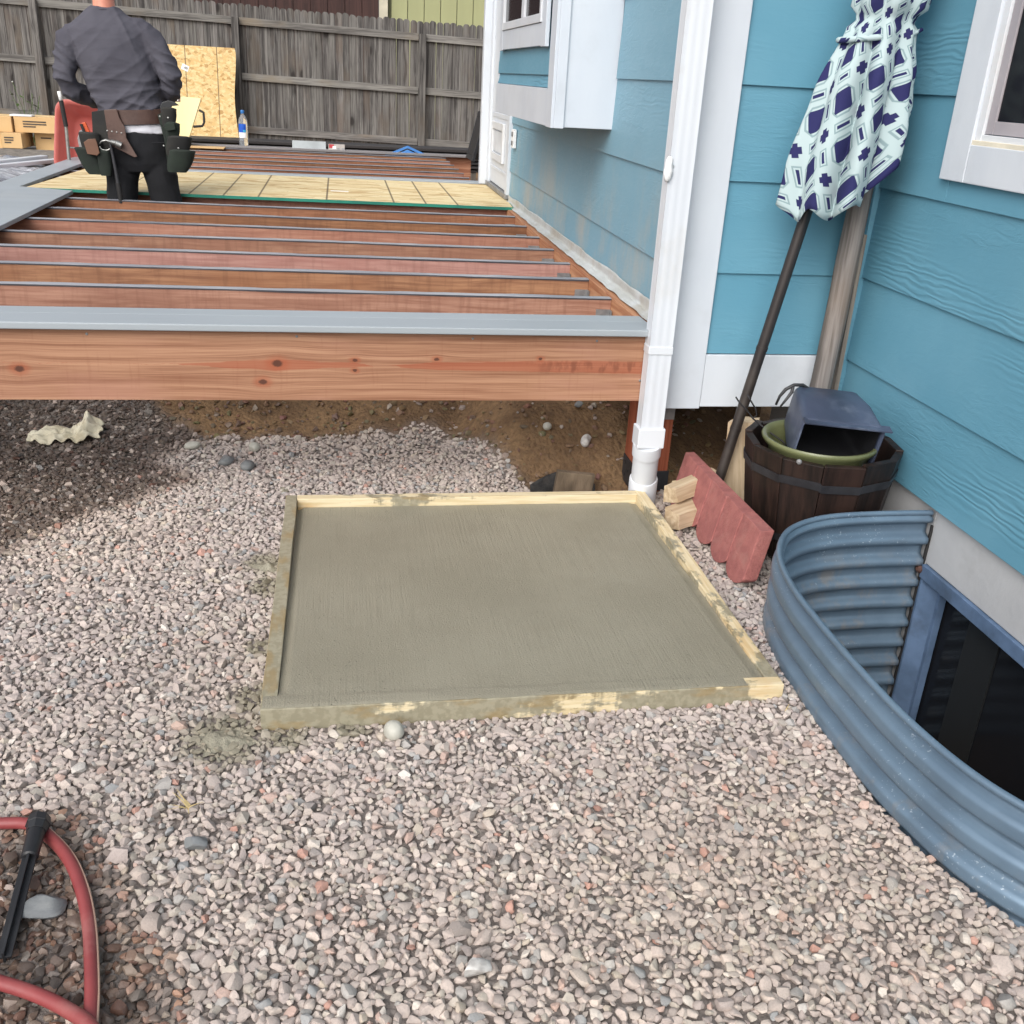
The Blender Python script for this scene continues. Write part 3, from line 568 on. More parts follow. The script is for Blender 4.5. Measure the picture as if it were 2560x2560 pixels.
# bay: a box on the left wall
BX, BY0, BY1, BZ = 0.876, 4.36, 6.0, 1.248
bay = MB().box(BX + 0.018, 1.141, BY0 + 0.018, BY1 - 0.018, BZ + 0.012, 2.9).build('bay', MAT['white'], house)
MB().box(BX + 0.004, 1.1405, BY0, BY0 + 0.0175, BZ, 2.9).build('side_panel', MAT['white'], bay, bevel=0.003)
MB().box(BX + 0.004, 1.1405, BY1 - 0.0175, BY1, BZ, 2.9).build('side_panel', MAT['white'], bay, bevel=0.003)
MB().box(BX - 0.010, BX + 0.0035, BY0 - 0.008, BY0 + 0.105, BZ - 0.004, 2.9).build('corner_board', MAT['white'], bay, bevel=0.002)
MB().box(BX + 0.0036, BX + 0.045, BY0 - 0.011, BY0 - 0.0005, BZ - 0.004, 2.9).build('corner_board', MAT['white'], bay, bevel=0.002)
MB().box(BX - 0.006, BX + 0.017, BY0 + 0.106, BY1, BZ - 0.002, 1.394).build('skirt_board', MAT['white'], bay, bevel=0.002)
for z0, z1 in ((1.396, 1.446), (1.446, 1.742), (1.742, 2.04), (2.04, 2.34), (2.34, 2.64)):
    lap_board(bay, 'y', BX + 0.016, -1, BY0 + 0.107, BY1 - 0.001, z0, z1, MAT['sid_y'])
WB0, WB1 = 4.545, 5.86
wb = MB(); bx0, bx1 = BX - 0.018, BX + 0.0
wb.box(bx0, bx1, WB0, WB0 + 0.10, 1.556, 2.75); wb.box(bx0, bx1, WB1 - 0.10, WB1, 1.556, 2.75); wb.box(bx0 + 0.001, bx1, WB0 + 0.1005, WB1 - 0.1005, 1.560, 1.650)
bwin = wb.build('bay_window', MAT['white'], bay, bevel=0.002)
ring_frame(bx0 - 0.006, bx1, WB0 + 0.101, WB1 - 0.101, 1.652, 2.7, 0.035).build('window_frame', MAT['vinyl'], bwin, bevel=0.002)
MB().box(bx0 - 0.003, bx1, 5.10, 5.17, 1.688, 2.66).build('mullion', MAT['vinyl'], bwin, bevel=0.002)
MB().box(bx0 + 0.008, bx0 + 0.011, WB0 + 0.137, 5.099, 1.688, 2.66).build('pane', MAT['glass'], bwin)
MB().box(bx0 + 0.008, bx0 + 0.011, 5.171, WB1 - 0.137, 1.688, 2.66).build('pane', MAT['glass'], bwin)
# side door with a pet flap, beyond the bay
dr = MB().box(1.128, 1.150, 7.075, 7.925, 0.70, 2.72).build('door', MAT['white'], house, bevel=0.003)
df = MB(); df.box(1.112, 1.142, 6.986, 7.0735, 0.69, 2.8); df.box(1.112, 1.142, 7.9265, 8.01, 0.69, 2.8)
df.build('door_frame', MAT['white'], dr, bevel=0.003)
MB().box(1.105, 1.17, 6.99, 8.0, 0.662, 0.692).build('threshold', MAT['galv'], dr, bevel=0.002)
fl = ring_frame(1.108, 1.1275, 7.24, 7.80, 0.87, 1.13, 0.05).build('pet_flap', MAT['vinyl'], dr, bevel=0.004)
MB().box(1.118, 1.1265, 7.30, 7.74, 0.93, 1.07).build('flap', plain('flap_vinyl', lin((206, 210, 216)), None, 5, 0.5, bump=0.0), dr, bevel=0.002)
MB().box(1.122, 1.1275, 7.14, 7.86, 1.16, 1.19).build('door_moulding', MAT['white'], dr, bevel=0.002)
MB().box(1.122, 1.1275, 7.14, 7.86, 0.80, 0.82).build('door_moulding', MAT['white'], dr, bevel=0.002)
MB().box(1.06, 1.145, 8.012, 8.09, 0.66, 2.9).build('corner_board', MAT['white'], house, bevel=0.004)
MB().box(1.1455, 1.9, 8.0, 8.07, 0.3, 2.9).build('back_wall', MAT['sid_x'], house)
# outlet cover with two sockets
oc = MB().box(1.110, 1.130, 6.78, 6.87, 1.005, 1.12).build('outlet_cover', MAT['whitelabel'], house, bevel=0.004)
for zz_ in (1.035, 1.09): MB().box(1.106, 1.111, 6.80, 6.85, zz_ - 0.014, zz_ + 0.014).build('outlet', MAT['galv'], oc, bevel=0.003)
# crumpled flashing where the deck meets the wall
fm = MB()
def fl_pt(u, v_):
    y = 3.36 + u * 3.6; w = 0.007 * nz(y * 9, v_ * 4) + 0.004 * nz(y * 31, v_ * 9)
    if v_ < 0.4: return (1.129 - w * 0.6 - 0.006, y, 0.700 - v_ / 0.4 * 0.040 + 0.010 * nz(y * 3, 2.0) * (1 - v_ / 0.4))
    k = (v_ - 0.4) / 0.6; return (1.123 - 0.026 * k - 0.008 * k * (1 + nz(y * 7, 7.0)), y, 0.660 - 0.012 * k + w * 0.8)
fm.grid(180, 11, fl_pt); fo = fm.build('flashing', MAT['flash'], house, smooth=True, fix=False)
fo.modifiers.new('thick', 'SOLIDIFY').thickness = 0.0015
# unseen dark cover added behind the walls, so no light leaks through the house
MB().box(1.26, 1.83, 3.43, 7.9, 2.80, 2.92).build('light_leak_cover', MAT['darkvoid'], house)

# ------------------------------------------------------------------ downspout
ds = thing('downspout', 'white square downspout running into a round white drain pipe', 'downspout', (1.07, 3.22, 0.0))
x0, x1, y0, y1 = 1.030, 1.112, 3.205, 3.262
prof = []
for (ax, ay, bx_, by_, n_) in ((x0, y0, x1, y0, 3), (x1, y0, x1, y1, 2), (x1, y1, x0, y1, 3), (x0, y1, x0, y0, 2)):
    for k in range(n_ * 4):
        u = k / (n_ * 4); px, py = ax + (bx_ - ax) * u, ay + (by_ - ay) * u
        nx_, ny_ = (by_ - ay), -(bx_ - ax); L = math.hypot(nx_, ny_); d = -0.0013 * (0.5 - 0.5 * math.cos(u * n_ * 2 * math.pi)) if 0.02 < u < 0.98 else 0
        prof.append((px + nx_ / L * d, py + ny_ / L * d))
MB().prism(prof, 'z', 0.285, 2.95).build('pipe', MAT['pipe'], ds, smooth=0.7)
MB().box(1.0275, 1.1145, 3.2025, 3.2645, 0.585, 0.612).build('strap', MAT['pipe'], ds, bevel=0.002)
cp = MB()
cp.prism([(1.022, 3.197), (1.120, 3.197), (1.120, 3.270), (1.022, 3.270)], 'z', 0.245, 0.318)
cpo = cp.build('square_adapter', MAT['pipe'], ds, bevel=0.004)
DP = lambda z: (1.0985 - 0.0285 * z / 0.25, 3.318 - 0.084 * z / 0.25, z)
MB().tube([DP(0.205), DP(0.207), DP(0.246), DP(0.254)], [0.0495, 0.0515, 0.0515, 0.050], 32).build('collar', MAT['pipe'], ds, smooth=0.6)
MB().tube([DP(-0.03), DP(0.1), DP(0.22)], 0.0465, 32).build('drain_pipe', MAT['pipe'], ds, smooth=0.6)
MB().tube([DP(-0.02), DP(0.095), DP(0.1)], [0.0525, 0.0525, 0.050], 32).build('collar', MAT['pipe'], ds, smooth=0.6)
cb = MB(); rings = []
for i in range(9):
    q = i / 8; r = 0.019 * math.sin(math.pi * (0.06 + 0.88 * q)) ** 0.6
    rings.append([(1.028 + r * math.cos(a) * (0.75 + 0.5 * nz(a, q * 4, 2)), 3.203 + r * 0.7 * math.sin(a), 1.225 - 0.075 * q + 0.008 * nz(q * 6, a * 2)) for a in [2 * math.pi * k / 12 for k in range(12)]])
cb.rings(rings).build('caulk_blob', MAT['caulk'], ds, smooth=True)
# ------------------------------------------------------------------ deck frame
deck = thing('deck_frame', 'unfinished red-brown deck frame with taped joists along the house', 'deck frame', (-0.5, 3.27, 0.0))
DT, DB = 0.636, 0.400
rim_m = MB()
rim_m.box(-2.35, 1.062, 3.268, 3.306, DB, DT); rim = rim_m.build('rim_joist', MAT['rim'], deck, bevel=0.003)
for k, (sx, sz) in enumerate(((1.045, 0.592), (1.04, 0.545), (1.028, 0.475), (0.43, 0.618), (-0.15, 0.618), (-0.8, 0.618), (0.86, 0.615))):
    MB().lathe([(0, 0.0016), (0.003, 0.0013), (0.0045, 0.0)], (0, 0, 0), 10, Matrix.Translation((sx, 3.2675, sz)) @ Matrix.Rotation(math.pi / 2, 4, 'X')).build('screw_head', MAT['galv'], rim)
JY = [3.88, 4.276, 4.664, 5.058, 5.464, 5.872, 6.294]
JK = [0.028, 0.036, 0.044, 0.052, 0.060, 0.066, 0.070]
JY2 = [6.66, 7.05, 7.45, 7.85, 8.30, 8.70, 9.10, 9.50, 9.90, 10.30, 10.70]
def joist(y, k, jn, xl=-2.08, xr=1.066, hanger=True):
    """front face at y where the joist meets the ledger, drifting back by k to the left"""
    a = math.atan(k); M = Matrix.Translation((1.066, y, 0)) @ Matrix.Rotation(-a, 4, 'Z')
    L = xr - xl; n = 26; wav = RNG.random() * 50
    mb = MB(); rings = []
    for i in range(n + 1):
        x = -L + L * i / n; cz = 0.003 * nz(x * 0.9 + wav, 1.0); cy = 0.004 * nz(x * 0.7 + wav, 4.0)
        rings.append([M @ Vector((x, p + cy, q + cz)) for p, q in ((0, DB + 0.004), (0.038, DB + 0.004), (0.038, DT - 0.003), (0, DT - 0.003))])
    j = mb.rings(rings).build('joist', JOIST[jn % 7], deck, bevel=0.002)
    tp = MB(); rings = []
    for i in range(4 * n + 1):
        x = -L + L * i / (4 * n); cz = 0.003 * nz(x * 0.9 + wav, 1.0); cy = 0.004 * nz(x * 0.7 + wav, 4.0)
        w = 0.0022 * nz(x * 5 + wav, 9.0) + 0.0015 * nz(x * 17, wav); lo = 0.006 + 0.006 * max(0, nz(x * 3 + wav, 2.0)); lo2 = 0.006
        pr = ((-0.0015, DT - lo), (0.0395, DT - lo2), (0.0395, DT + 0.0005 + w), (0.019, DT + 0.001 + w * 1.3), (-0.0015, DT + 0.0005 + w))
        rings.append([M @ Vector((x, p + cy, q + cz)) for p, q in pr])
    tp.rings(rings).build('joist_tape', MAT['tape'], j, smooth=0.7)
    te = MB(); rings = []
    for i in range(2 * n + 1):
        x = -L + L * i / (2 * n); cz = 0.003 * nz(x * 0.9 + wav, 1.0); cy = 0.004 * nz(x * 0.7 + wav, 4.0); lo = 0.0065 + 0.004 * nz(x * 3 + wav, 2.0)
        rings.append([M @ Vector((x, p + cy, q + cz)) for p, q in ((-0.0024, DT - lo), (-0.0014, DT - lo), (-0.0014, DT - 0.001), (-0.0024, DT - 0.001))])
    te.rings(rings).build('tape_lip_shadow', MAT['lip'], j)  # strip for the tape's overlap with its shadow line painted in
    if hanger:
        h = MB()
        for s_ in (-0.0035, 0.0385): h.box(-0.060, -0.002, s_, s_ + 0.003, DB + 0.002, DB + 0.192, M)
        h.box(-0.060, -0.002, -0.0035, 0.0415, DB - 0.001, DB + 0.0015, M); h.box(-0.0045, -0.0015, -0.035, -0.004, DB + 0.002, DB + 0.192, M); h.build('joist_hanger', MAT['galv'], j)
for jn, (y, k) in enumerate(zip(JY, JK)): joist(y, k, jn)
for jn, y in enumerate(JY2): joist(y, 0.072 if y < 8 else 0.03, 4 + jn % 3, hanger=False)
led = MB().box(1.0665, 1.105, 3.308, 7.99, DB, DT + 0.004).build('ledger', MAT['joist_y'], deck, bevel=0.002)
MB().box(-2.118, -2.0815, 3.308, 10.9, DB, DT).build('rim_joist', MAT['joist_y'], deck, bevel=0.002)
MB().box(-2.118, 1.35, 10.92, 10.958, DB, DT).build('rim_joist', MAT['joist_x'], deck, bevel=0.002)
# post under the corner with its brackets
post = MB().box(1.098, 1.236, 3.452, 3.59, -0.03, 0.40).build('post', MAT['joist_z'], deck, bevel=0.004)
MB().box(1.093, 1.0975, 3.456, 3.586, -0.02, 0.085).build('post_base', MAT['blackmetal'], post, bevel=0.001)
MB().box(1.104, 1.240, 3.445, 3.4515, -0.02, 0.06).build('post_base', MAT['blackmetal'], post, bevel=0.001)
for by_, bz_ in ((3.48, 0.06), (3.55, 0.06), (3.48, 0.01), (3.55, 0.01), (3.515, 0.035)):
    MB().box(1.0905, 1.0935, by_ - 0.005, by_ + 0.005, bz_ - 0.005, bz_ + 0.005).build('bolt', MAT['black'], post, bevel=0.001)
MB().box(1.178, 1.236, 3.4475, 3.4515, 0.27, 0.399).build('post_cap', MAT['galv'], post, bevel=0.001)
MB().box(1.100, 1.125, 3.4475, 3.4515, 0.30, 0.399).build('post_cap', MAT['galv'], post, bevel=0.001)
# grey boards screwed on top
MB().box(-2.4, 1.090, 3.236, 3.372, DT + 0.002, DT + 0.025).build('deck_board', MAT['deck'], deck, bevel=0.005, seg=3)
MB().box(-2.4, 1.064, 3.376, 3.468, DT + 0.002, DT + 0.0235).build('deck_board', MAT['deck'], deck, bevel=0.004, seg=3)
MB().box(-2.115, -1.945, 6.15, 9.05, DT + 0.002, DT + 0.025).build('deck_board', MAT['deck'], deck, bevel=0.004)
MB().box(-1.90, 1.10, 8.115, 8.245, DT + 0.002, DT + 0.025, Matrix.Rotation(-0.012, 4, 'Z')).build('deck_board', MAT['deck'], deck, bevel=0.004)
MB().box(-2.0, 1.40, 10.84, 10.98, DT + 0.002, DT + 0.025).build('deck_board', plain('taupe_composite', lin((128, 124, 124)), lin((116, 112, 112)), 4, 0.5, (0.1, 1, 1), 0.1), deck, bevel=0.004)
# loose pieces lying on the frame
Mb = Matrix.Translation((-1.76, 5.35, 0)) @ Matrix.Rotation(0.012, 4, 'Z')
o = MB().prism([(-0.172, -1.6), (0.165, -1.6), (0.172, 1.285), (-0.172, 1.42)], 'z', DT + 0.005, DT + 0.027, Mb).build('loose_board', MAT['deck'], bevel=0.003)
tag(o, 'wide grey composite board lying loose across the taped joists, left', 'board')
Ms = Matrix.Translation((1.10, 6.60, 0)) @ Matrix.Rotation(-0.058, 4, 'Z')
sh = MB().box(-3.02, -0.0, 0.004, 1.40, DT + 0.004, DT + 0.020, Ms).build('floor_sheet', MAT['sheet'])
tag(sh, 'pale strand board sheet with drawn lines and teal edge on the joists', 'plywood sheet')
MB().box(-3.02, 0.0, -0.001, 0.0035, DT + 0.003, DT + 0.021, Ms).build('sealed_edge', MAT['teal'], sh)
MB().box(0.0005, 0.004, 0.0, 1.39, DT + 0.003, DT + 0.021, Ms).build('sealed_edge', MAT['teal'], sh)
MB().box(-1.20, -1.08, 0.50, 0.53, DT + 0.0205, DT + 0.022, Ms).build('paint_mark', MAT['whitelabel'], sh)

# ------------------------------------------------------------------ concrete pad in its form
FX0, FX1, FY0, FY1, FT = -0.205, 1.086, 1.978, 3.258, 0.060
slab = thing('concrete_slab', 'freshly poured square concrete slab, still wet and broomed', 'concrete slab', (0.44, 2.62, 0))
def slab_z(x, y):
    v_ = (y - FY0) / (FY1 - FY0)
    z = 0.0615 - 0.034 * v_ + 0.0015 * nz(x * 3, y * 3, 1) + 0.0006 * nz(x * 25, y * 7, 2)
    z -= 0.009 * sstep(FX0 + 0.062, FX0 + 0.046, x) * sstep(FY0 + 0.05, FY0 + 0.09, y)
    z -= 0.006 * sstep(FX1 - 0.075, FX1 - 0.045, x)
    return z
def slab_pt(u, w):
    x = FX0 + 0.0385 + u * (FX1 - FX0 - 0.077); y = FY0 + 0.0385 + w * (FY1 - FY0 - 0.077); return (x, y, slab_z(x, y))
sm = MB(); sm.grid(170, 170, slab_pt)
rim_i = [i for i in range(170)] + [170 * k + 169 for k in range(1, 170)] + [170 * 169 + i for i in range(168, -1, -1)] + [170 * k for k in range(168, 0, -1)]
nb = len(sm.v); sm.v += [(sm.v[i][0], sm.v[i][1], -0.05) for i in rim_i]
sm.f += [(rim_i[i], nb + i, nb + (i + 1) % len(rim_i), rim_i[(i + 1) % len(rim_i)]) for i in range(len(rim_i))]
sm.build('slab', MAT['concrete'], slab, smooth=0.6)
# skim of cement dragged over the front board, thin and ragged
sk = MB()
def skim(u, w):
    x = FX0 + 0.004 + u * (FX1 - FX0 - 0.10); e = 0.006 * nz(x * 7, 3) + 0.003 * nz(x * 31, 5)
    y = FY0 + 0.0035 + max(0, e) + w * (0.0495 - max(0, e)); edge = min(1, w * 7) * min(1, (1 - w) * 5) * sstep(1.0, 0.93, u)
    return (x, y, FT + 0.0004 + (0.0016 + 0.0012 * nz(x * 12, y * 40)) * edge)
sk.grid(260, 9, skim); sk.build('cement_skim', MAT['concrete'], slab, smooth=True)
form = thing('formwork', 'pine lumber form smeared with cement around the wet slab', 'formwork', (0.44, 1.98, 0))
def warped(x0, x1, y0, y1, name, m, lx):
    mb = MB(); rings = []; n = 40
    for i in range(n + 1):
        u = i / n
        w = 0.0025 * nz(u * 5 + x0 * 9 + y0 * 5, 2.0); zt = FT + 0.0012 * nz(u * 7 + y0, 4.0)
        if lx: x = x0 + (x1 - x0) * u; rings.append([(x, y0 + w, -0.03), (x, y1 + w, -0.03), (x, y1 + w, zt), (x, y0 + w, zt)])
        else: y = y0 + (y1 - y0) * u; rings.append([(x0 + w, y, -0.03), (x1 + w, y, -0.03), (x1 + w, y, zt), (x0 + w, y, zt)])
    return mb.rings(rings).build(name, m, form, bevel=0.0025)
warped(FX0 + 0.0002, FX1, FY0, FY0 + 0.038, 'form_board', MAT['form_front'], True)
warped(FX0 + 0.0385, FX1 - 0.0385, FY1 - 0.038, FY1, 'form_board', MAT['form_back'], True)
warped(FX0, FX0 + 0.038, FY0 + 0.0385, FY1, 'form_board', MAT['form_left'], False)
warped(FX1 - 0.038, FX1, FY0 + 0.0385, FY1, 'form_board', MAT['form_right'], False)
# spatters of cement on the stones
def splat(x, y, r, h, label, seed):
    mb = MB(); rings = []
    n = 26; m_ = 9
    for i in range(m_):
        q = i / (m_ - 1)
        ring = []
        for k in range(n):
            a = 2 * math.pi * k / n
            rr = r * (0.62 + 0.38 * nz(math.cos(a) * 1.6 + seed, math.sin(a) * 1.6)) * (1 + 0.25 * nz(math.cos(a) * 5 + seed, math.sin(a) * 5, 3)) * (1 - q * 0.985)
            px, py = x + rr * math.cos(a), y + rr * math.sin(a)
            ring.append((px, py, ground_z(px, py) + 0.004 + h * (sstep(0, 1, q)) * (0.7 + 0.9 * nz(px * 40, py * 40, seed))))
        rings.append(ring)
    return tag(mb.rings(rings, caps=False).build('cement_spatter', MAT['concrete'], smooth=True), label, 'cement spatter')

# ------------------------------------------------------------------ window well
ww = thing('window_well', 'curved corrugated blue-grey steel window well against the foundation', 'window well', (1.82, 1.85, 0.0))
pth = []
P_ = [Vector((x, y)) for x, y in WELL]
for i in range(len(P_) - 1):
    p0, p1, p2, p3 = P_[max(i - 1, 0)], P_[i], P_[i + 1], P_[min(i + 2, len(P_) - 1)]
    for k in range(5):
        s_ = k / 5; pth.append(0.5 * ((2 * p1) + (p2 - p0) * s_ + (2 * p0 - 5 * p1 + 4 * p2 - p3) * s_ ** 2 + (3 * p1 - p0 - 3 * p2 + p3) * s_ ** 3))
pth.append(P_[-1])
nrm = []
for i in range(len(pth)):
    d = (pth[min(i + 1, len(pth) - 1)] - pth[max(i - 1, 0)]).normalized(); nrm.append(Vector((-d.y, d.x)))
if (nrm[len(nrm) // 2].x) > 0: nrm = [-n_ for n_ in nrm]
WT, PITCH, AMP = 0.240, 0.0755, 0.0140
zs = []; z = WT
while z > -0.64: zs.append(z); z -= PITCH / 12
cm = MB(); seg = len(pth)
vs = []
for z in zs:
    ph = (WT - z) / PITCH; d = AMP * math.tanh(2.6 * (math.cos(2 * math.pi * (ph + 0.30)) + 0.30)) if z < WT - 0.012 else 0.0
    for p, n_ in zip(pth, nrm):
        dd = d + 0.002 * nz(p.x * 4, p.y * 4, z * 3); vs.append((p.x + n_.x * dd, p.y + n_.y * dd, z))
fs = [(j * seg + i, j * seg + i + 1, (j + 1) * seg + i + 1, (j + 1) * seg + i) for j in range(len(zs) - 1) for i in range(seg - 1)]
cm.add(vs, fs); wo = cm.build('corrugated_wall', MAT['well'], ww, smooth=True, fix=False); sd = wo.modifiers.new('thick', 'SOLIDIFY'); sd.thickness = 0.0025; sd.offset = 0
MB().tube([(p.x + n_.x * 0.002, p.y + n_.y * 0.002, WT + 0.003) for p, n_ in zip(pth, nrm)], 0.0085, 10).build('rolled_rim', MAT['well'], ww, smooth=0.9)
# gravel-free floor of the well
struct(MB().grid(14, 24, lambda u, w: (1.16 + u * 0.79, 1.09 + w * 1.52, -0.63 + 0.01 * nz(u * 6, w * 9))).build('well_floor', MAT['earth'], smooth=True))

# ------------------------------------------------------------------ planter tub and what is in it
TC = Vector((1.553, 2.880)); TZ0, TZ1 = 0.025, 0.388
tub = thing('planter_tub', 'dark brown wooden half barrel planter with black metal band', 'planter', (TC.x, TC.y, TZ0))
NS = 12
def tr(z): return 0.207 + (0.254 - 0.207) * (z - TZ0) / (TZ1 - TZ0)
for k in range(NS):
    a0 = 2 * math.pi * (k + 0.006) / NS + 0.1; a1 = 2 * math.pi * (k + 0.994) / NS + 0.1; mb = MB(); rings = []
    dz = RNG.uniform(-0.006, 0.006)
    for z in (TZ0, TZ0 + 0.12, TZ0 + 0.25, TZ1 + dz):
        r1 = tr(z); r0 = r1 - 0.026
        rings.append([(TC.x + r0 * math.cos(a0), TC.y + r0 * math.sin(a0), z), (TC.x + r1 * math.cos(a0), TC.y + r1 * math.sin(a0), z), (TC.x + r1 * math.cos(a1), TC.y + r1 * math.sin(a1), z), (TC.x + r0 * math.cos(a1), TC.y + r0 * math.sin(a1), z)])
    mb.rings(rings).build('stave', MAT['stave'], tub, bevel=0.003)
def poly_band(z0, z1, out, name, m):
    mb = MB(); vs = []; fs = []
    for z in (z0, z1):
        for k in range(NS):
            for q in (0.03, 0.97):
                a = 2 * math.pi * (k + q) / NS + 0.1; r = tr(z) + out; vs.append((TC.x + r * math.cos(a), TC.y + r * math.sin(a), z + 0.004 * math.sin(k * 2.1)))
    n = NS * 2; fs = [(i, (i + 1) % n, n + (i + 1) % n, n + i) for i in range(n)]
    mb.add(vs, fs); o = mb.build(name, m, tub, fix=False); s_ = o.modifiers.new('t', 'SOLIDIFY'); s_.thickness = 0.002; s_.offset = 1; return o
poly_band(0.298, 0.325, 0.0012, 'metal_band', MAT['band']); poly_band(0.090, 0.115, 0.0012, 'metal_band', MAT['band'])
MB().lathe([(0, 0), (0.19, 0), (0.19, 0.02), (0, 0.02)], (TC.x, TC.y, TZ0 + 0.005), 12).build('tub_floor', MAT['stave'], tub)
MB().lathe([(0, 0.006), (0.007, 0.004), (0.009, 0)], (0, 0, 0), 12, Matrix.Translation((TC.x - 0.165, TC.y - 0.182, 0.384)) @ Matrix.Rotation(math.radians(-42), 4, 'Z') @ Matrix.Rotation(math.pi / 2, 4, 'X')).build('bolt', MAT['galv'], tub)
pc = (1.526, 2.855, -0.006)
o = MB().lathe([(0.0, 0.22), (0.10, 0.22), (0.135, 0.23), (0.160, 0.375), (0.176, 0.392), (0.184, 0.402), (0.186, 0.410), (0.182, 0.416), (0.172, 0.414), (0.163, 0.402), (0.150, 0.36), (0.12, 0.245), (0, 0.24)], pc, 48).build('garden_pot', MAT['olive'], smooth=0.9)
tag(o, 'olive green glazed pot set inside the dark wooden barrel', 'pot')
# scuffed plastic box lying on its side in the pot: open end to the camera
bxm = MB()
Mx = Matrix.Translation((1.552, 2.865, 0.440)) @ Matrix.Rotation(math.radians(-9), 4, 'Z') @ Matrix.Rotation(math.radians(12), 4, 'X') @ Matrix.Rotation(math.radians(4), 4, 'Y')
def rr(hw, hz, y, r, sag):
    pts = []
    for cx, cz, a0 in ((hw - r, hz - r, 0), (-hw + r, hz - r, 90), (-hw + r, -hz + r, 180), (hw - r, -hz + r, 270)):
        for k in range(4):
            a = math.radians(a0 + 30 * k); pts.append(Mx @ Vector((cx + r * math.cos(a), y, cz + r * math.sin(a) + sag * (1 - ((cx) / hw) ** 2 * 0.5) * (1 if cz > 0 else 0))))
    return pts
bxm.rings([rr(0.128, 0.074, -0.125, 0.010, 0.0), rr(0.126, 0.076, -0.10, 0.014, 0.004), rr(0.118, 0.082, 0.0, 0.02, 0.014), rr(0.104, 0.072, 0.10, 0.02, 0.014), rr(0.096, 0.062, 0.125, 0.02, 0.006)], caps=False)
n_ = len(bxm.v); bxm.f.append(tuple(range(n_ - 16, n_)))
o = bxm.build('plastic_box', MAT['scuffed'], smooth=0.7, fix=False); s_ = o.modifiers.new('t', 'SOLIDIFY'); s_.thickness = 0.004; s_.offset = -1
tag(o, 'scuffed blue-black plastic container lying open in the olive pot', 'container')
inn_ = MB(); inn_.rings([[p + (Mx.to_3x3() @ Vector((0, 0.012, 0))) for p in rr(0.119, 0.067, -0.125, 0.010, 0.0)], rr(0.110, 0.072, 0.0, 0.02, 0.010), rr(0.088, 0.054, 0.118, 0.02, 0.003)], caps=False); n_ = len(inn_.v); inn_.f.append(tuple(range(n_ - 16, n_)))
inn_.build('shade_liner', MAT['black'], o, smooth=0.7, fix=False)  # added black liner, paints the shade inside the open box
lipm = MB(); lipm.box(-0.13, 0.150, -0.133, -0.098, 0.074, 0.080, Mx)
lipm.build('lip', MAT['scuffed'], o, bevel=0.001)
# black curved hand fork and thin wire stake
fk = MB(); fk.tube([(1.405, 2.96, 0.485), (1.412, 2.957, 0.515), (1.428, 2.954, 0.540), (1.452, 2.95, 0.556), (1.482, 2.95, 0.556), (1.512, 2.95, 0.538), (1.525, 2.95, 0.50)], [0.004, 0.005, 0.006, 0.006, 0.006, 0.006, 0.006], 8)
fk.tube([(1.450, 2.951, 0.553), (1.448, 2.949, 0.532), (1.432, 2.945, 0.510), (1.412, 2.94, 0.485)], [0.006, 0.006, 0.005, 0.003], 8)
tag(fk.build('hand_fork', MAT['black'], smooth=True), 'black curved prong tool sticking up behind the plastic container', 'hand tool')
wi = MB(); wi.tube([(1.287, 3.02, 0.493), (1.30, 3.01, 0.475), (1.325, 3.0, 0.452), (1.345, 2.99, 0.428), (1.356, 2.985, 0.440), (1.35, 2.99, 0.462), (1.332, 3.0, 0.487), (1.318, 3.0, 0.507)], 0.0028, 6)
wi.tube([(1.345, 2.99, 0.428), (1.39, 2.96, 0.395), (1.43, 2.92, 0.372), (1.47, 2.89, 0.33)], 0.0028, 6)
tag(wi.build('wire_stake', MAT['wire'], smooth=True), 'thin bent wire stake looped round the umbrella pole', 'wire stake')

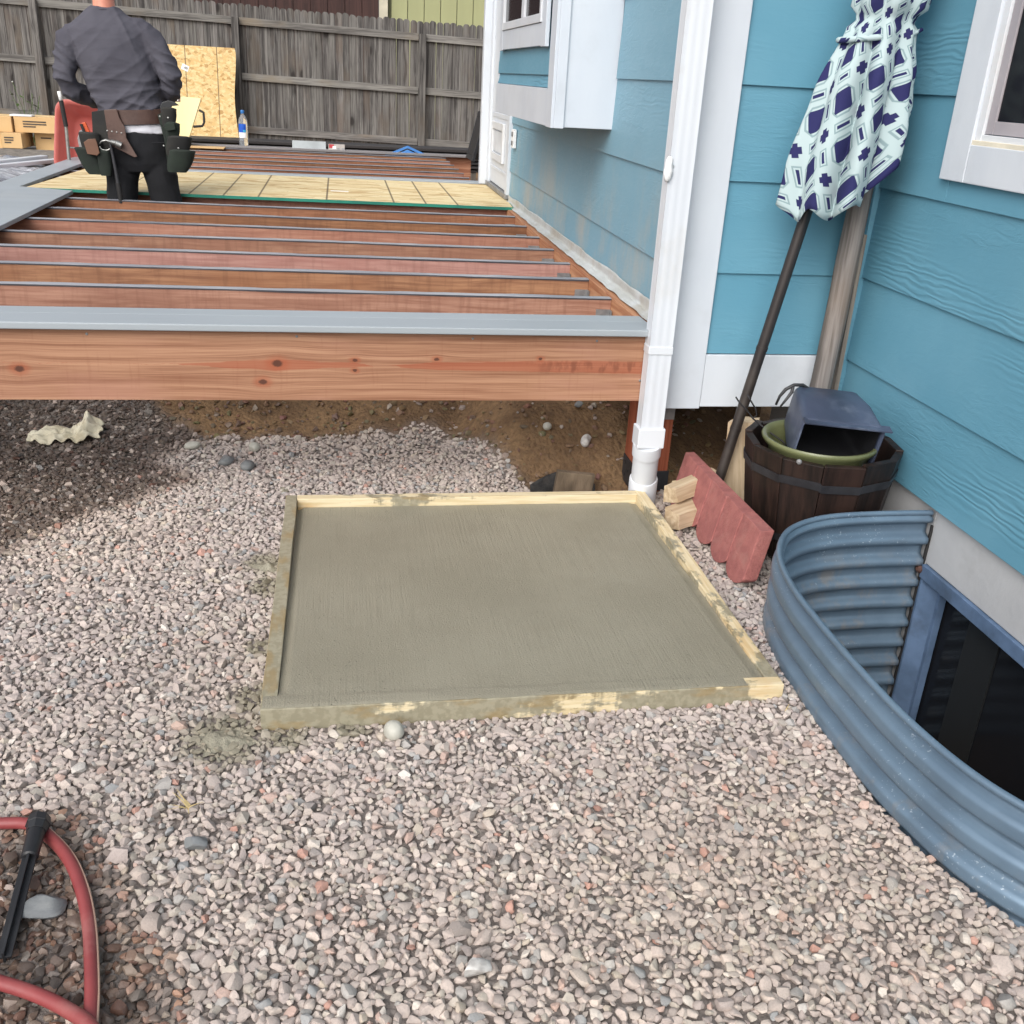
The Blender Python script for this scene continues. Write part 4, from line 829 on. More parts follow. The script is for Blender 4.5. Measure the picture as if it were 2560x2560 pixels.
# ------------------------------------------------------------------ closed patio umbrella
um = thing('patio_umbrella', 'closed patio umbrella with navy and white lattice cloth leaning in corner', 'umbrella', (1.300, 3.15, 0.0))
PB = Vector((1.303, 3.155, 0.005)); PT = Vector((1.700, 3.125, 2.32)); AX = (PT - PB)
def on(z): return PB + AX * ((z - PB.z) / AX.z)
po = MB().tube([PB, on(0.27), on(0.5), on(1.0), on(1.6), PT], 0.0185, 18).build('pole', MAT['blackpole'], um, smooth=0.8)
for z in (0.33, 0.62): MB().tube([on(z), on(z + 0.012)], 0.0200, 18).build('pole_joint', MAT['blackpole'], po, smooth=0.8)
NA, NV = 200, 56
Zt, Zb = 2.25, 1.20
cv = []; uvs = []
for j in range(NV):
    q = j / (NV - 1); z = Zt + (Zb - Zt) * q; c = on(z) + Vector((0.012 + 0.055 * q, -0.012, 0))
    kz = [(0.0, 0.045), (0.25, 0.085), (0.45, 0.112), (0.545, 0.108), (0.575, 0.082), (0.60, 0.100), (0.75, 0.136), (0.90, 0.158), (1.0, 0.160)]
    for (qa, ra), (qb, rb) in zip(kz[:-1], kz[1:]):
        if qa <= q <= qb: R_ = ra + (rb - ra) * sstep(qa, qb, q); break
    for i in range(NA):
        a = 2 * math.pi * i / NA
        fold = 0.10 * math.cos(8 * a + 0.7 + 0.5 * math.sin(3 * q)) + 0.05 * math.cos(5 * a + 3 * q) + 0.03 * math.cos(13 * a - 2 * q)
        pinch = 0.5 if 0.55 < q < 0.6 else 1.0
        r = R_ * (1 + fold * pinch * (0.5 + q) + 0.10 * nz(math.cos(a) * 1.3, math.sin(a) * 1.3, q * 3))
        r *= 1 - 0.30 * math.exp(-((((a + 2.25 - 0.25 * q) + math.pi) % (2 * math.pi) - math.pi) / 0.13) ** 2) * sstep(0.58, 0.75, q) - 0.22 * math.exp(-((((a + 1.0 + 0.2 * q) + math.pi) % (2 * math.pi) - math.pi) / 0.11) ** 2) * sstep(0.6, 0.8, q)
        ry = r * 0.76
        zz_ = z + (0.020 * math.cos(8 * a + 0.7) * sstep(0.80, 1.0, q) + 0.018 * math.cos(3 * a + 1.0) * sstep(0.8, 1.0, q) + 0.04 * math.sin(a * 1 + 0.4) * sstep(0.6, 1.0, q) + 0.085 * math.cos(a) * sstep(0.6, 1, q)) 
        # the hem hangs lower towards the front
        zz_ -= 0.045 * sstep(0.7, 1, q) * max(0, math.cos(a + 1.9))
        cv.append((c.x + r * math.cos(a), c.y + ry * math.sin(a), zz_)); uvs.append((a / (2 * math.pi) * 1.10, q * 1.16))
fs = [(j * NA + i, j * NA + (i + 1) % NA, (j + 1) * NA + (i + 1) % NA, (j + 1) * NA + i) for j in range(NV - 1) for i in range(NA)]
me = bpy.data.meshes.new('canopy'); me.from_pydata(cv, [], fs); me.materials.append(MAT['cloth'])
ul = me.uv_layers.new(name='UVMap')
for p in me.polygons:
    p.use_smooth = True
    for li in p.loop_indices:
        u, w = uvs[me.loops[li].vertex_index]
        if me.loops[li].vertex_index % NA == 0 and (p.vertices[1] % NA == 0): u += 1.10
        ul.data[li].uv = (u, w)
can = link('canopy', me, um); s_ = can.modifiers.new('t', 'SOLIDIFY'); s_.thickness = 0.0016
zt = 1.595; cc = on(zt) + Vector((0.012, -0.012, 0)); tie = MB(); rings = []
for i in range(49):
    a = 2 * math.pi * i / 48; r = 0.088 * (1 + 0.05 * math.cos(8 * a + 0.7) + 0.10 * nz(math.cos(a) * 1.3, math.sin(a) * 1.3, 1.7)) + 0.004
    rings.append((cc.x + r * math.cos(a), cc.y + r * 0.78 * math.sin(a), zt + 0.012 * math.cos(a)))
tie.tube(rings, 0.009, 8, caps=False); tie.tube([(cc.x + 0.085, cc.y - 0.02, zt + 0.01), (cc.x + 0.12, cc.y - 0.035, zt + 0.015), (cc.x + 0.15, cc.y - 0.03, zt + 0.03)], [0.008, 0.007, 0.006], 6)
to = tie.build('tie_strap', MAT['cloth'], um, smooth=True)
tu = to.data.uv_layers.new(name='UVMap')
for lp in to.data.loops: p = to.data.vertices[lp.vertex_index].co; tu.data[lp.index].uv = (p.x * 1.3 + 0.2, p.z + p.y * 0.6)
for k in range(8):
    a = 2 * math.pi * (k + 0.1) / 8 - 0.7 / 8; c = on(1.15) + Vector((0.012, -0.012, 0)); r = 0.165
    r = 0.080; b = Vector((c.x + r * math.cos(a), c.y + r * 0.70 * math.sin(a), 1.19 + 0.04 * math.cos(a))); MB().tube([on(1.60) + Vector((0.012 + 0.03 * math.cos(a), -0.012 + 0.03 * math.sin(a), 0)), b], 0.005, 6).build('rib', MAT['blackpole'], um)
# poles and logs in the corner
gp = MB(); pts = []; rads = []
b0, b1 = Vector((1.672, 3.215, 0.02)), Vector((1.722, 3.235, 1.40))
for i in range(24):
    q = i / 23; pts.append(b0 + (b1 - b0) * q + Vector((0.004 * nz(q * 5, 1), 0, 0))); rads.append(0.037 + 0.002 * nz(q * 7, 3) + 0.004 * (q < 0.05))
tag(gp.tube(pts, rads, 18).build('wooden_pole', MAT['greypole'], smooth=0.9), 'weathered grey round wooden pole standing behind the barrel', 'pole')
tag(MB().box(-0.008, 0.008, -0.02, 0.02, 0.0, 0.98, Matrix.Translation((1.762, 3.262, 0.02)) @ Matrix.Rotation(0.0, 4, 'Y')).build('wooden_stake', MAT['greyboard'], bevel=0.003), 'thin weathered board in the corner behind the grey pole', 'board')
def log(name, pts_sec, p0, p1, label, twist=0.0, m='firewood', taper=1.0, bow=0.0):
    """split log: an irregular wedge section swept from p0 to p1 (own z runs along it)"""
    p0, p1 = Vector(p0), Vector(p1); L = (p1 - p0).length; R_ = (p1 - p0).to_track_quat('Z', 'X').to_matrix().to_4x4()
    mb = MB(); rings = []; n = 14
    dense = []
    for i in range(len(pts_sec)):
        a, b = pts_sec[i], pts_sec[(i + 1) % len(pts_sec)]
        for k in range(4): dense.append((a[0] + (b[0] - a[0]) * k / 4, a[1] + (b[1] - a[1]) * k / 4))
    sd_ = p0.x * 17 + p0.y * 5
    for j in range(n + 1):
        q = j / n; s_ = 1 + (taper - 1) * q
        rings.append([Matrix.Rotation(twist * q, 4, 'Z') @ Vector((x * s_ + 0.004 * nz(x * 60 + sd_, q * 3) + bow * math.sin(q * 3.1), y * s_ + 0.004 * nz(y * 60, q * 3 + sd_), q * L + (0.004 * nz(x * 50, y * 50, sd_) if j in (0, n) else 0))) for x, y in dense])
    mb.rings(rings); o = mb.build(name, MAT[m], smooth=0.5)
    o.matrix_world = Matrix.Translation(p0) @ R_ @ Matrix.Rotation(0, 4, 'Z'); return tag(o, label, 'firewood')
log('split_log', [(-0.075, -0.05), (0.07, -0.06), (0.085, 0.03), (-0.02, 0.07)], (1.445, 3.205, 0.0), (1.415, 3.225, 0.345), 'tall pale split log standing between umbrella pole and barrel', 0.25, taper=0.72)
log('split_log', [(-0.04, -0.03), (0.042, -0.034), (0.035, 0.034), (-0.02, 0.04)], (1.115, 3.015, 0.045), (1.33, 3.13, 0.05), 'pale square split log lying at the back of the red block, front one', 0.1)
log('split_log', [(-0.035, -0.03), (0.03, -0.03), (0.038, 0.02), (-0.01, 0.042)], (1.125, 3.085, 0.11), (1.33, 3.20, 0.13), 'split log with grey end resting on another behind the red block', 0.2, taper=0.95)
log('split_log', [(-0.03, -0.03), (0.03, -0.03), (0.0, 0.035)], (1.20, 3.24, 0.06), (1.39, 3.28, 0.06), 'small wedge of split wood hidden at the back of the pile', 0.2)
# red scalloped edging block, upside down
eb_lab = 'red concrete scalloped edging block set on edge beside the barrel'
eb = thing('edging_block', eb_lab, 'edging block', (1.27, 2.98, 0.0))
EA, EB = Vector((1.262, 3.30)), Vector((1.285, 2.60)); NSC = 5; EL = (EB - EA).length; ed = (EB - EA).normalized(); en = Vector((ed.y, -ed.x))
if en.x > 0: en = -en      # towards the camera side (-x)
def eb_pt(s, off, z): p = EA + ed * s + en * (off + 0.30 * (0.19 - z) - 0.012); return (p.x, p.y, z)
for k in range(NSC):
    s0, s1 = EL * k / NSC + 0.002, EL * (k + 1) / NSC; w = s1 - s0; th = 0.034
    prof = [(s0 - 0.0, 0.195)]
    sl = 0.030      # the joints run obliquely
    low = []
    for i in range(13):
        q = i / 12; s_ = s0 + sl + (w) * q; zb = 0.030 - 0.028 * math.sin(math.pi * q) ** 0.7 + 0.012 * q
        low.append((s_, zb))
    prof = [(s0, 0.195)] + low + [(s1 + 0.0, 0.195)]
    mb = MB(); n = len(prof); o0, o1 = 0.002 * k, th + 0.002 * k
    vs = [eb_pt(s_, o1 + 0.006 * ((s_ - s0) / w), z) for s_, z in prof] + [eb_pt(s_, 0.0, z) for s_, z in prof]
    fs = [tuple(range(n)), tuple(range(n, 2 * n))[::-1]] + [(i, (i + 1) % n, n + (i + 1) % n, n + i) for i in range(n)]
    mb.add(vs, fs).build('scallop', MAT['redblock'], eb, bevel=0.003)
# ------------------------------------------------------------------ gravel (uncountable: one object)
def dist_poly(x, y, poly):
    """signed distance: positive inside"""
    ins = False; best = 9.0; j = len(poly) - 1
    for i in range(len(poly)):
        xi, yi = poly[i]; xj, yj = poly[j]
        if (yi > y) != (yj > y) and x < (xj - xi) * (y - yi) / (yj - yi) + xi: ins = not ins
        dx, dy = xj - xi, yj - yi; u = max(0, min(1, ((x - xi) * dx + (y - yi) * dy) / (dx * dx + dy * dy + 1e-9)))
        best = min(best, math.hypot(x - xi - u * dx, y - yi - u * dy)); j = i
    return best if ins else -best
WET_A = [(-3.0, 2.80), (-1.06, 2.98), (-0.90, 3.13), (-0.73, 3.40), (-0.56, 3.54), (-0.74, 3.76), (-0.60, 4.00), (-0.25, 4.06), (0.1, 4.12), (0.3, 4.5), (-3.0, 4.6)]
WET_B = [(-1.8, 1.70), (-0.69, 1.70), (-0.60, 1.69), (-0.50, 1.60), (-0.42, 1.47), (-0.35, 1.36), (-0.28, 1.20), (-0.27, 0.9), (-0.4, 0.3), (-1.8, 0.3)]
SPL = [(-0.285, 1.945, 0.085), (-0.245, 2.84, 0.06), (-0.235, 2.70, 0.05), (-0.23, 2.35, 0.035), (-0.15, 1.95, 0.05), (0.0, 1.95, 0.035), (-0.235, 2.10, 0.05)]
def allowed(x, y):
    if y > gravel_edge(x) + 0.07 * nz(x * 31, y * 31, 4) or x < -(0.78 + 0.37 * y) - 0.40 or y < 0.55: return False
    if FX0 - 0.002 < x < FX1 + 0.002 and FY0 - 0.002 < y < FY1 + 0.004: return False
    if x > 1.806: return False
    if y > 3.28 and x > 0.74 + 0.1 * nz(y * 9, 1): return x > 1.10 and y < 3.42
    if in_well(x, y, 0.03): return False
    return True
CELL = 0.0021; GX0, GY0 = -2.9, 0.5
GW, GH = int(4.75 / CELL), int(4.1 / CELL)
occ = np.zeros((GH, GW), dtype=bool)
stones = []
rr_ = random.Random(3)
ring8 = [(math.cos(a * math.pi / 4), math.sin(a * math.pi / 4)) for a in range(8)]
discs = {}
def disc(rad):
    k = max(1, int(round(rad / CELL)))
    if k not in discs:
        yy, xx = np.mgrid[-k:k + 1, -k:k + 1]; discs[k] = (xx * xx + yy * yy) <= k * k
    return k, discs[k]
for rad, tries in ((0.0140, 200), (0.0112, 1500), (0.0092, 9000), (0.0078, 32000), (0.0066, 70000), (0.0056, 90000), (0.0044, 80000)):
    for _ in range(tries):
        y = 0.55 + 3.95 * rr_.random() ** 1.15; xl = -(0.78 + 0.37 * y) - 0.40
        x = xl + (1.81 - xl) * rr_.random()
        r = rad * rr_.uniform(0.88, 1.15)
        i, j = int((x - GX0) / CELL), int((y - GY0) / CELL)
        if not (12 < i < GW - 12 and 12 < j < GH - 12) or occ[j, i]: continue
        q = r * 0.80 / CELL; bad = False
        for cx, cy in ring8:
            if occ[int(j + cy * q), int(i + cx * q)]: bad = True; break
        if bad or not allowed(x, y): continue
        k, D = disc(r * 0.90)
        occ[j - k:j + k + 1, i - k:i + k + 1] |= D
        stones.append((x, y, r))
del occ
lower = []
while len(lower) < 16000:
    y = 0.55 + 3.7 * rr_.random() ** 1.15; xl = -(0.78 + 0.37 * y) - 0.40; x = xl + (1.81 - xl) * rr_.random()
    if allowed(x, y): lower.append((x, y, rr_.choice((0.008, 0.009, 0.010)), True))
# a thin scatter on the bare earth under the deck and in the bank
for _ in range(2600):
    x = rr_.uniform(-1.9, 1.75); y = rr_.uniform(3.9 if x < 0.4 else 3.32, 4.75)
    if y > gravel_edge(x) - 0.02 or (x > 0.62 and 3.32 < y): stones.append((x, y, rr_.choice((0.0035, 0.004, 0.005, 0.006, 0.007, 0.009, 0.012))))
PAL = [((178, 165, 158), 34), ((172, 160, 153), 30), ((184, 172, 163), 20), ((175, 166, 156), 12), ((166, 154, 149), 12), ((188, 175, 166), 8), ((162, 158, 154), 6), ((150, 150, 150), 2.5), ((182, 157, 146), 4), ((178, 139, 126), 0.9), ((200, 191, 182), 3), ((182, 170, 156), 2), ((144, 136, 132), 3), ((200, 193, 186), 0.7)]
PALL = [lin(c) for c, w in PAL]; PALW = [w for c, w in PAL]
PALB = [lin(c) for c in ((168, 140, 126), (156, 124, 112), (150, 140, 132), (172, 150, 136), (136, 126, 120), (176, 142, 122), (126, 119, 115), (186, 172, 160))]
# base stones: an icosphere cut by random planes, so faces and soft corners mix
bmi = bmesh.new(); bmesh.ops.create_icosphere(bmi, subdivisions=2, radius=1.0)
IV = np.array([v.co[:] for v in bmi.verts]); IF = np.array([[v.index for v in f.verts] for f in bmi.faces]); bmi.free()
bmi = bmesh.new(); bmesh.ops.create_icosphere(bmi, subdivisions=1, radius=1.0)
IV1 = np.array([v.co[:] for v in bmi.verts]); IF1 = np.array([[v.index for v in f.verts] for f in bmi.faces]); bmi.free()
def proto(V, rg, ncut):
    P = V.copy() * (1 + 0.06 * rg.standard_normal((len(V), 1)))
    for _ in range(ncut):
        n = rg.standard_normal(3); n /= np.linalg.norm(n); d = rg.uniform(0.42, 0.72)
        s = P @ n; over = s > d; P[over] -= np.outer((s[over] - d) * 0.98, n)
    P *= np.array([1.0, rg.uniform(0.62, 0.92), rg.uniform(0.42, 0.75)])
    ext = np.abs(P[:, :2]).max(); return P / ext
NPR = 36
PRA = [proto(IV, NP, NP.integers(6, 10)) for _ in range(NPR)]; PRB = [proto(IV1, NP, NP.integers(5, 9)) for _ in range(NPR)]
VV, FF, CCo, WW = [], [], [], []; off = 0
for x, y, r, under in [(a_, b_, c_, False) for a_, b_, c_ in stones] + lower:
    near = (not under and y < 1.55 and r > 0.0062); Pm, If = (PRA, IF) if near else (PRB, IF1)
    if near and r < 0.0085 and y > 1.25: Pm, If = PRB, IF1
    P = Pm[rr_.randrange(NPR)] * (r * (1.35 if under else 1.56))
    a = rr_.uniform(0, 6.283); b, c = rr_.gauss(0, 0.26), rr_.gauss(0, 0.26)
    ca, sa, cb_, sb, cc_, sc = math.cos(a), math.sin(a), math.cos(b), math.sin(b), math.cos(c), math.sin(c)
    Rm = np.array([[ca, -sa, 0], [sa, ca, 0], [0, 0, 1]]) @ np.array([[1, 0, 0], [0, cb_, -sb], [0, sb, cb_]]) @ np.array([[cc_, 0, sc], [0, 1, 0], [-sc, 0, cc_]])
    P = P @ Rm.T
    z = ground_z(x, y) + 0.002 + rr_.uniform(-0.002, 0.0025) + r * 0.10 - (0.010 if under else 0.0)
    P = P + np.array([x, y, z])
    wet = 0.0
    if y > 2.6 and x < 0.5: wet = max(wet, min(1, max(0, 0.5 + (dist_poly(x, y, WET_A) + 0.10 * nz(x * 4, y * 4, 6)) / 0.10)))
    if y < 1.9 and x < 0.0: wet = max(wet, min(1, max(0, 0.5 + (dist_poly(x, y, WET_B) + 0.07 * nz(x * 6, y * 6, 9)) / 0.12)))
    cem = 0.0
    if x < 0.4:
        for sx, sy, sr in SPL: cem = max(cem, sstep(sr * 1.6, sr * 0.7, math.hypot(x - sx, y - sy) + 0.03 * nz(x * 30, y * 30)))
    colr = rr_.choices(PALL, PALW)[0]
    if y < 1.9 and wet > 0.2 and rr_.random() < 0.7: colr = rr_.choice(PALB)
    patch = 1 + 0.10 * nz(x * 1.6, y * 1.6, 12); w_ = rr_.uniform(0.90, 1.08) * patch
    hueshift = nz(x * 1.1, y * 1.1, 22) * 0.06
    colr = (colr[0] * w_ * (1 + hueshift * 0.5), colr[1] * w_, colr[2] * w_ * (1 - hueshift))
    if wet > 0:
        drk = 0.21 if y > 2.4 else 0.31
        if rr_.random() < 0.10: wet *= 0.25
        k = 1 - wet * (1 - drk); colr = (colr[0] * k * (1 + 0.12 * wet), colr[1] * k * (1 - 0.02 * wet), colr[2] * k * (1 - 0.12 * wet))
    if cem > 0: cg = lin((132, 126, 106)); colr = tuple(c0 * (1 - cem * .85) + c1 * 0.85 * cem * 0.85 for c0, c1 in zip(colr, cg)); wet = max(wet, cem * 0.6)
    if y > gravel_edge(x):
        e_ = 0.95 if rr_.random() < 0.75 else 0.4
        colr = tuple(c0 * (1 - e_) + c1 * e_ * rr_.uniform(0.7, 1.1) for c0, c1 in zip(colr, lin((112, 90, 66))))
    VV.append(P); FF.append(If + off); off += len(P); CCo.append(np.tile((*colr, 1.0), (len(P), 1))); WW.append(np.full(len(P), wet))
VV = np.concatenate(VV); FF = np.concatenate(FF); CCo = np.concatenate(CCo).astype(np.float32); WW = np.concatenate(WW).astype(np.float32)
me = bpy.data.meshes.new('gravel'); me.vertices.add(len(VV)); me.loops.add(FF.size); me.polygons.add(len(FF))
me.vertices.foreach_set('co', VV.astype(np.float32).ravel()); me.loops.foreach_set('vertex_index', FF.astype(np.int32).ravel())
me.polygons.foreach_set('loop_start', np.arange(0, FF.size, 3, dtype=np.int32)); me.update(calc_edges=True)
me.materials.append(MAT['stone'])
at = me.attributes.new('stone_colour', 'FLOAT_COLOR', 'POINT'); at.data.foreach_set('color', CCo.ravel())
at = me.attributes.new('wet', 'FLOAT', 'POINT'); at.data.foreach_set('value', WW)
me.polygons.foreach_set('use_smooth', np.ones(len(FF), dtype=bool))
me.set_sharp_from_angle(angle=math.radians(30))
me.validate(); gr = stuff(link('gravel', me)); gr['label'] = 'pinkish grey crushed stone gravel covering the yard'
gr['category'] = 'gravel'
print('stones', len(stones), 'tris', len(FF))
del VV, FF, CCo, WW
splat(-0.285, 1.945, 0.085, 0.016, 'wet grey cement lumps spilled on gravel off the slab\'s front left corner', 2.0)
splat(-0.243, 2.82, 0.075, 0.016, 'wet cement splashed on gravel along the middle of the slab\'s left side', 7.0)
splat(-0.225, 3.45, 0.045, 0.010, 'small cement blob on gravel behind the slab\'s back left corner', 11.0)

# ------------------------------------------------------------------ single rocks one can pick out
def rock(name, x, y, size, m, label, seed, ncut=5, z=0.0, rot=0.0, soft=0.0, cat='rock'):
    rg = np.random.default_rng(seed); bm = bmesh.new(); bmesh.ops.create_icosphere(bm, subdivisions=4 if soft else 3, radius=1.0)
    P = np.array([v.co[:] for v in bm.verts])
    for _ in range(ncut):
        n = rg.standard_normal(3); n /= np.linalg.norm(n); d = rg.uniform(0.55, 0.85) if soft else rg.uniform(0.38, 0.72); s = P @ n; ov = s > d; P[ov] -= np.outer((s[ov] - d) * (0.95 - soft), n)
    P = P * np.array(size)
    for v, p in zip(bm.verts, P):
        k = 1 + 0.05 * nz(p[0] * 60 + seed, p[1] * 60, p[2] * 60); v.co = p * k
    me = bpy.data.meshes.new(name); bm.to_mesh(me); bm.free(); me.materials.append(MAT[m])
    for p in me.polygons: p.use_smooth = True
    me.set_sharp_from_angle(angle=math.radians(35))
    return tag(link(name, me, None, (x, y, ground_z(x, y) + z + size[2] * 0.55), (rg.uniform(-.2, .2), rg.uniform(-.2, .2), rot)), label, cat)
rock('white_rock', 0.207, 1.236, (0.034, 0.024, 0.020), 'quartz', 'white quartz rock on the gravel near the bottom edge', 5, 6, 0.006, 0.3)
rock('white_pebble', 0.101, 1.925, (0.024, 0.026, 0.024), 'pebble', 'smooth round pale pebble just in front of the slab form', 9, 2, 0.008, 0.4, 0.5)
rock('slate_rock', -0.548, 1.452, (0.042, 0.036, 0.022), 'slate', 'angular grey slate rock inside the loop of red hose', 22, 8, 0.008, 0.6)
rock('grey_rock', -0.30, 1.60, (0.036, 0.026, 0.018), 'slate', 'rounded grey rock to the right of the hose loop', 27, 5, 0.006, 0.2)
rock('grey_rock', -0.455, 3.73, (0.045, 0.035, 0.025), 'slate', 'large greenish grey cobble beside the wet gravel by the deck', 31, 5, 0.006, 0.8)
rock('grey_rock', -0.37, 3.66, (0.036, 0.026, 0.022), 'slate', 'dark rounded cobble lying against a larger grey one', 37, 4, 0.006, 1.4)
rock('tan_pebble', -0.36, 3.86, (0.024, 0.026, 0.022), 'pebble', 'tan upright pebble behind two cobbles near the deck', 41, 3, 0.008, 0.4, 0.4)
rock('pale_pebble', -0.60, 3.86, (0.034, 0.022, 0.016), 'pebble', 'long pale pebble at the edge of the wet gravel', 43, 3, 0.008, 0.2, 0.4)
rock('tan_pebble', -1.05, 4.42, (0.034, 0.028, 0.024), 'pebble', 'round tan stone at the foot of the deck rim, left', 47, 3, 0.0, 0.2, 0.4)
rock('grey_rock', 0.955, 3.66, (0.030, 0.022, 0.026), 'quartz', 'pale rock stuck in the dirt bank beside the deck post', 53, 5, 0.008, 0.9)
rock('grey_rock', 0.945, 3.80, (0.020, 0.018, 0.014), 'slate', 'small dark grey rock high in the dirt bank', 59, 5, 0.008, 0.9)
rock('tan_pebble', 0.80, 3.70, (0.020, 0.018, 0.016), 'pebble', 'small round tan stone halfway up the dirt bank', 61, 3, 0.004, 0.9, 0.4)
rock('pink_rock', -0.72, 1.16, (0.035, 0.028, 0.022), 'redblock', 'orange pink rock at the lower left edge under the hose', 67, 6, 0.006, 0.4)
# landscape fabric poking out of the dug bank and a stub of old timber
fb = MB()
fb.grid(16, 6, lambda u, w: (0.70 + u * 0.26, 3.48 + 0.06 * math.sin(u * 3) - 0.03 * w + 0.012 * nz(u * 7, w * 5), ground_z(0.70 + u * 0.26, 3.50) + 0.02 + 0.075 * math.sin(u * 2.4) * (1 - 0.3 * w) - 0.05 * w + 0.01 * nz(u * 19, w * 8)))
o = fb.build('landscape_fabric', MAT['fabric'], smooth=True, fix=False); o.modifiers.new('t', 'SOLIDIFY').thickness = 0.003; tag(o, 'torn black landscape fabric sticking out of the dirt bank', 'fabric')
tag(MB().box(0.80, 0.95, 3.47, 3.50, -0.10, 0.045, Matrix.Translation((0.87, 3.48, 0)) @ Matrix.Rotation(0.12, 4, 'Y') @ Matrix.Translation((-0.87, -3.48, 0))).build('buried_board', MAT['bark'], bevel=0.004), 'muddy end of a buried board under the black fabric', 'board')
# ------------------------------------------------------------------ red hose
def spline(P, n):
    P = [Vector(p) for p in P]; out = []
    for i in range(len(P) - 1):
        p0, p1, p2, p3 = P[max(i - 1, 0)], P[i], P[i + 1], P[min(i + 2, len(P) - 1)]
        for k in range(n):
            s_ = k / n; out.append(0.5 * ((2 * p1) + (p2 - p0) * s_ + (2 * p0 - 5 * p1 + 4 * p2 - p3) * s_ ** 2 + (3 * p1 - p0 - 3 * p2 + p3) * s_ ** 3))
    return out + [P[-1]]
HZ = 0.026
hp = spline([(-1.05, 1.66, HZ), (-0.80, 1.690, HZ), (-0.690, 1.683, HZ), (-0.625, 1.668, HZ + 0.004), (-0.575, 1.625, HZ), (-0.527, 1.560, HZ), (-0.487, 1.478, HZ), (-0.458, 1.395, HZ), (-0.436, 1.310, HZ), (-0.418, 1.225, HZ), (-0.405, 1.12, HZ), (-0.41, 1.00, HZ), (-0.47, 0.90, HZ)], 8)
h2 = spline([(-1.10, 1.48, HZ), (-0.85, 1.41, HZ), (-0.70, 1.345, HZ), (-0.585, 1.295, HZ), (-0.515, 1.262, HZ), (-0.455, 1.222, HZ + 0.004), (-0.40, 1.165, HZ + 0.018), (-0.35, 1.08, HZ + 0.010), (-0.33, 0.96, HZ), (-0.36, 0.80, HZ)], 8)
hose = thing('garden_hose', 'red rubber garden hose looped on the gravel at lower left', 'hose', (-0.5, 1.4, 0))
MB().tube(hp, 0.0118, 14).build('hose_loop', MAT['hose'], hose, smooth=True)
MB().tube(h2, 0.0118, 14).build('hose_loop', MAT['hose'], hose, smooth=True)
MB().tube([p + Vector((0.0100, 0.003, 0.0035)) for p in hp], 0.0028, 6).build('stripe', MAT['hosesilver'], hose, smooth=True)
# black plastic hose guide spike lying across it
sp = thing('hose_guide', 'black plastic hose guide spike lying across the red hose', 'hose guide', (-0.6, 1.5, 0.03))
s0, s1 = Vector((-0.602, 1.655, 0.055)), Vector((-0.585, 1.352, 0.022)); sd_ = (s1 - s0).normalized()
MB().tube([s0, s0 + sd_ * 0.018, s0 + sd_ * 0.0185, s0 + sd_ * 0.035], [0.021, 0.0235, 0.0215, 0.0185], 8).build('cap', MAT['black'], sp, bevel=0.002)
MB().tube([s0 + sd_ * 0.033, s0 + sd_ * 0.095, s0 + sd_ * 0.098], [0.0165, 0.0155, 0.012], 14).build('sleeve', MAT['black'], sp, smooth=0.6)
Mq = Matrix.Translation(s0 + sd_ * 0.097) @ sd_.to_track_quat('Z', 'X').to_matrix().to_4x4()
q = MB(); q.box(-0.0125, 0.0125, -0.0022, 0.0022, 0, 0.215, Mq); q.box(-0.0022, 0.0022, -0.0125, 0.0125, 0, 0.215, Mq); q.build('spike', MAT['black'], sp, bevel=0.0008)
# ------------------------------------------------------------------ rag and dry straw
rg_ = MB()
def ragpt(u, w):
    cx, cy = -1.10 + (u - 0.5) * 0.27, 3.985 + (w - 0.5) * 0.13 * (0.6 + 0.5 * math.sin(u * 3.0)) + 0.03 * (u - 0.5)
    hz = 0.020 + 0.022 * abs(nz(u * 5, w * 3, 1)) + 0.055 * math.exp(-((u - 0.83) / 0.10) ** 2 - ((w - 0.55) / 0.4) ** 2) + 0.016 * nz(u * 11, w * 7, 4) + 0.014 * math.sin(w * math.pi)
    return (cx + 0.02 * nz(w * 4, u * 3, 8), cy + 0.02 * nz(u * 6, w * 2, 3), ground_z(cx, cy) + hz)
rg_.grid(60, 30, ragpt); o = rg_.build('rag', MAT['rag'], smooth=True, fix=False); o.modifiers.new('t', 'SOLIDIFY').thickness = 0.003; tag(o, 'crumpled dirty white rag on dark wet gravel before the deck', 'rag')
def blades(name, x, y, n, h, spread, m, label, cat, lie=0.0, z=0.0):
    mb = MB(); r_ = random.Random(int(x * 1000 + y * 77))
    for _ in range(n):
        a = r_.uniform(0, 6.28); px, py = x + r_.gauss(0, spread * .3), y + r_.gauss(0, spread * .3); L = h * r_.uniform(0.5, 1.1); w = 0.0018 + h * 0.012
        ln_ = lie if lie else r_.uniform(0.15, 0.7); ca, sa = math.cos(a), math.sin(a); pts = []
        for k in range(4):
            q_ = k / 3; d = L * q_ * ln_ * (0.5 + 0.5 * q_); zz_ = L * q_ * math.sqrt(max(0.05, 1 - ln_ ** 2)) * (1 - 0.3 * q_ * ln_); ww = w * (1 - q_ * 0.85)
            pts += [(px + ca * d - sa * ww, py + sa * d + ca * ww, z + zz_), (px + ca * d + sa * ww, py + sa * d - ca * ww, z + zz_)]
        mb.add(pts, [(0, 1, 3, 2), (2, 3, 5, 4), (4, 5, 7, 6)])
    return tag(mb.build(name, MAT[m], fix=False), label, cat)
blades('straw_wisp', -0.33, 1.70, 7, 0.055, 0.01, 'straw', 'wisp of dry straw on the gravel right of the hose', 'straw', 0.9, 0.022)
blades('grass_tuft', 1.075, 1.93, 5, 0.035, 0.02, 'straw', 'few dry grass blades at the foot of the steel well', 'grass', 0.5, 0.012)
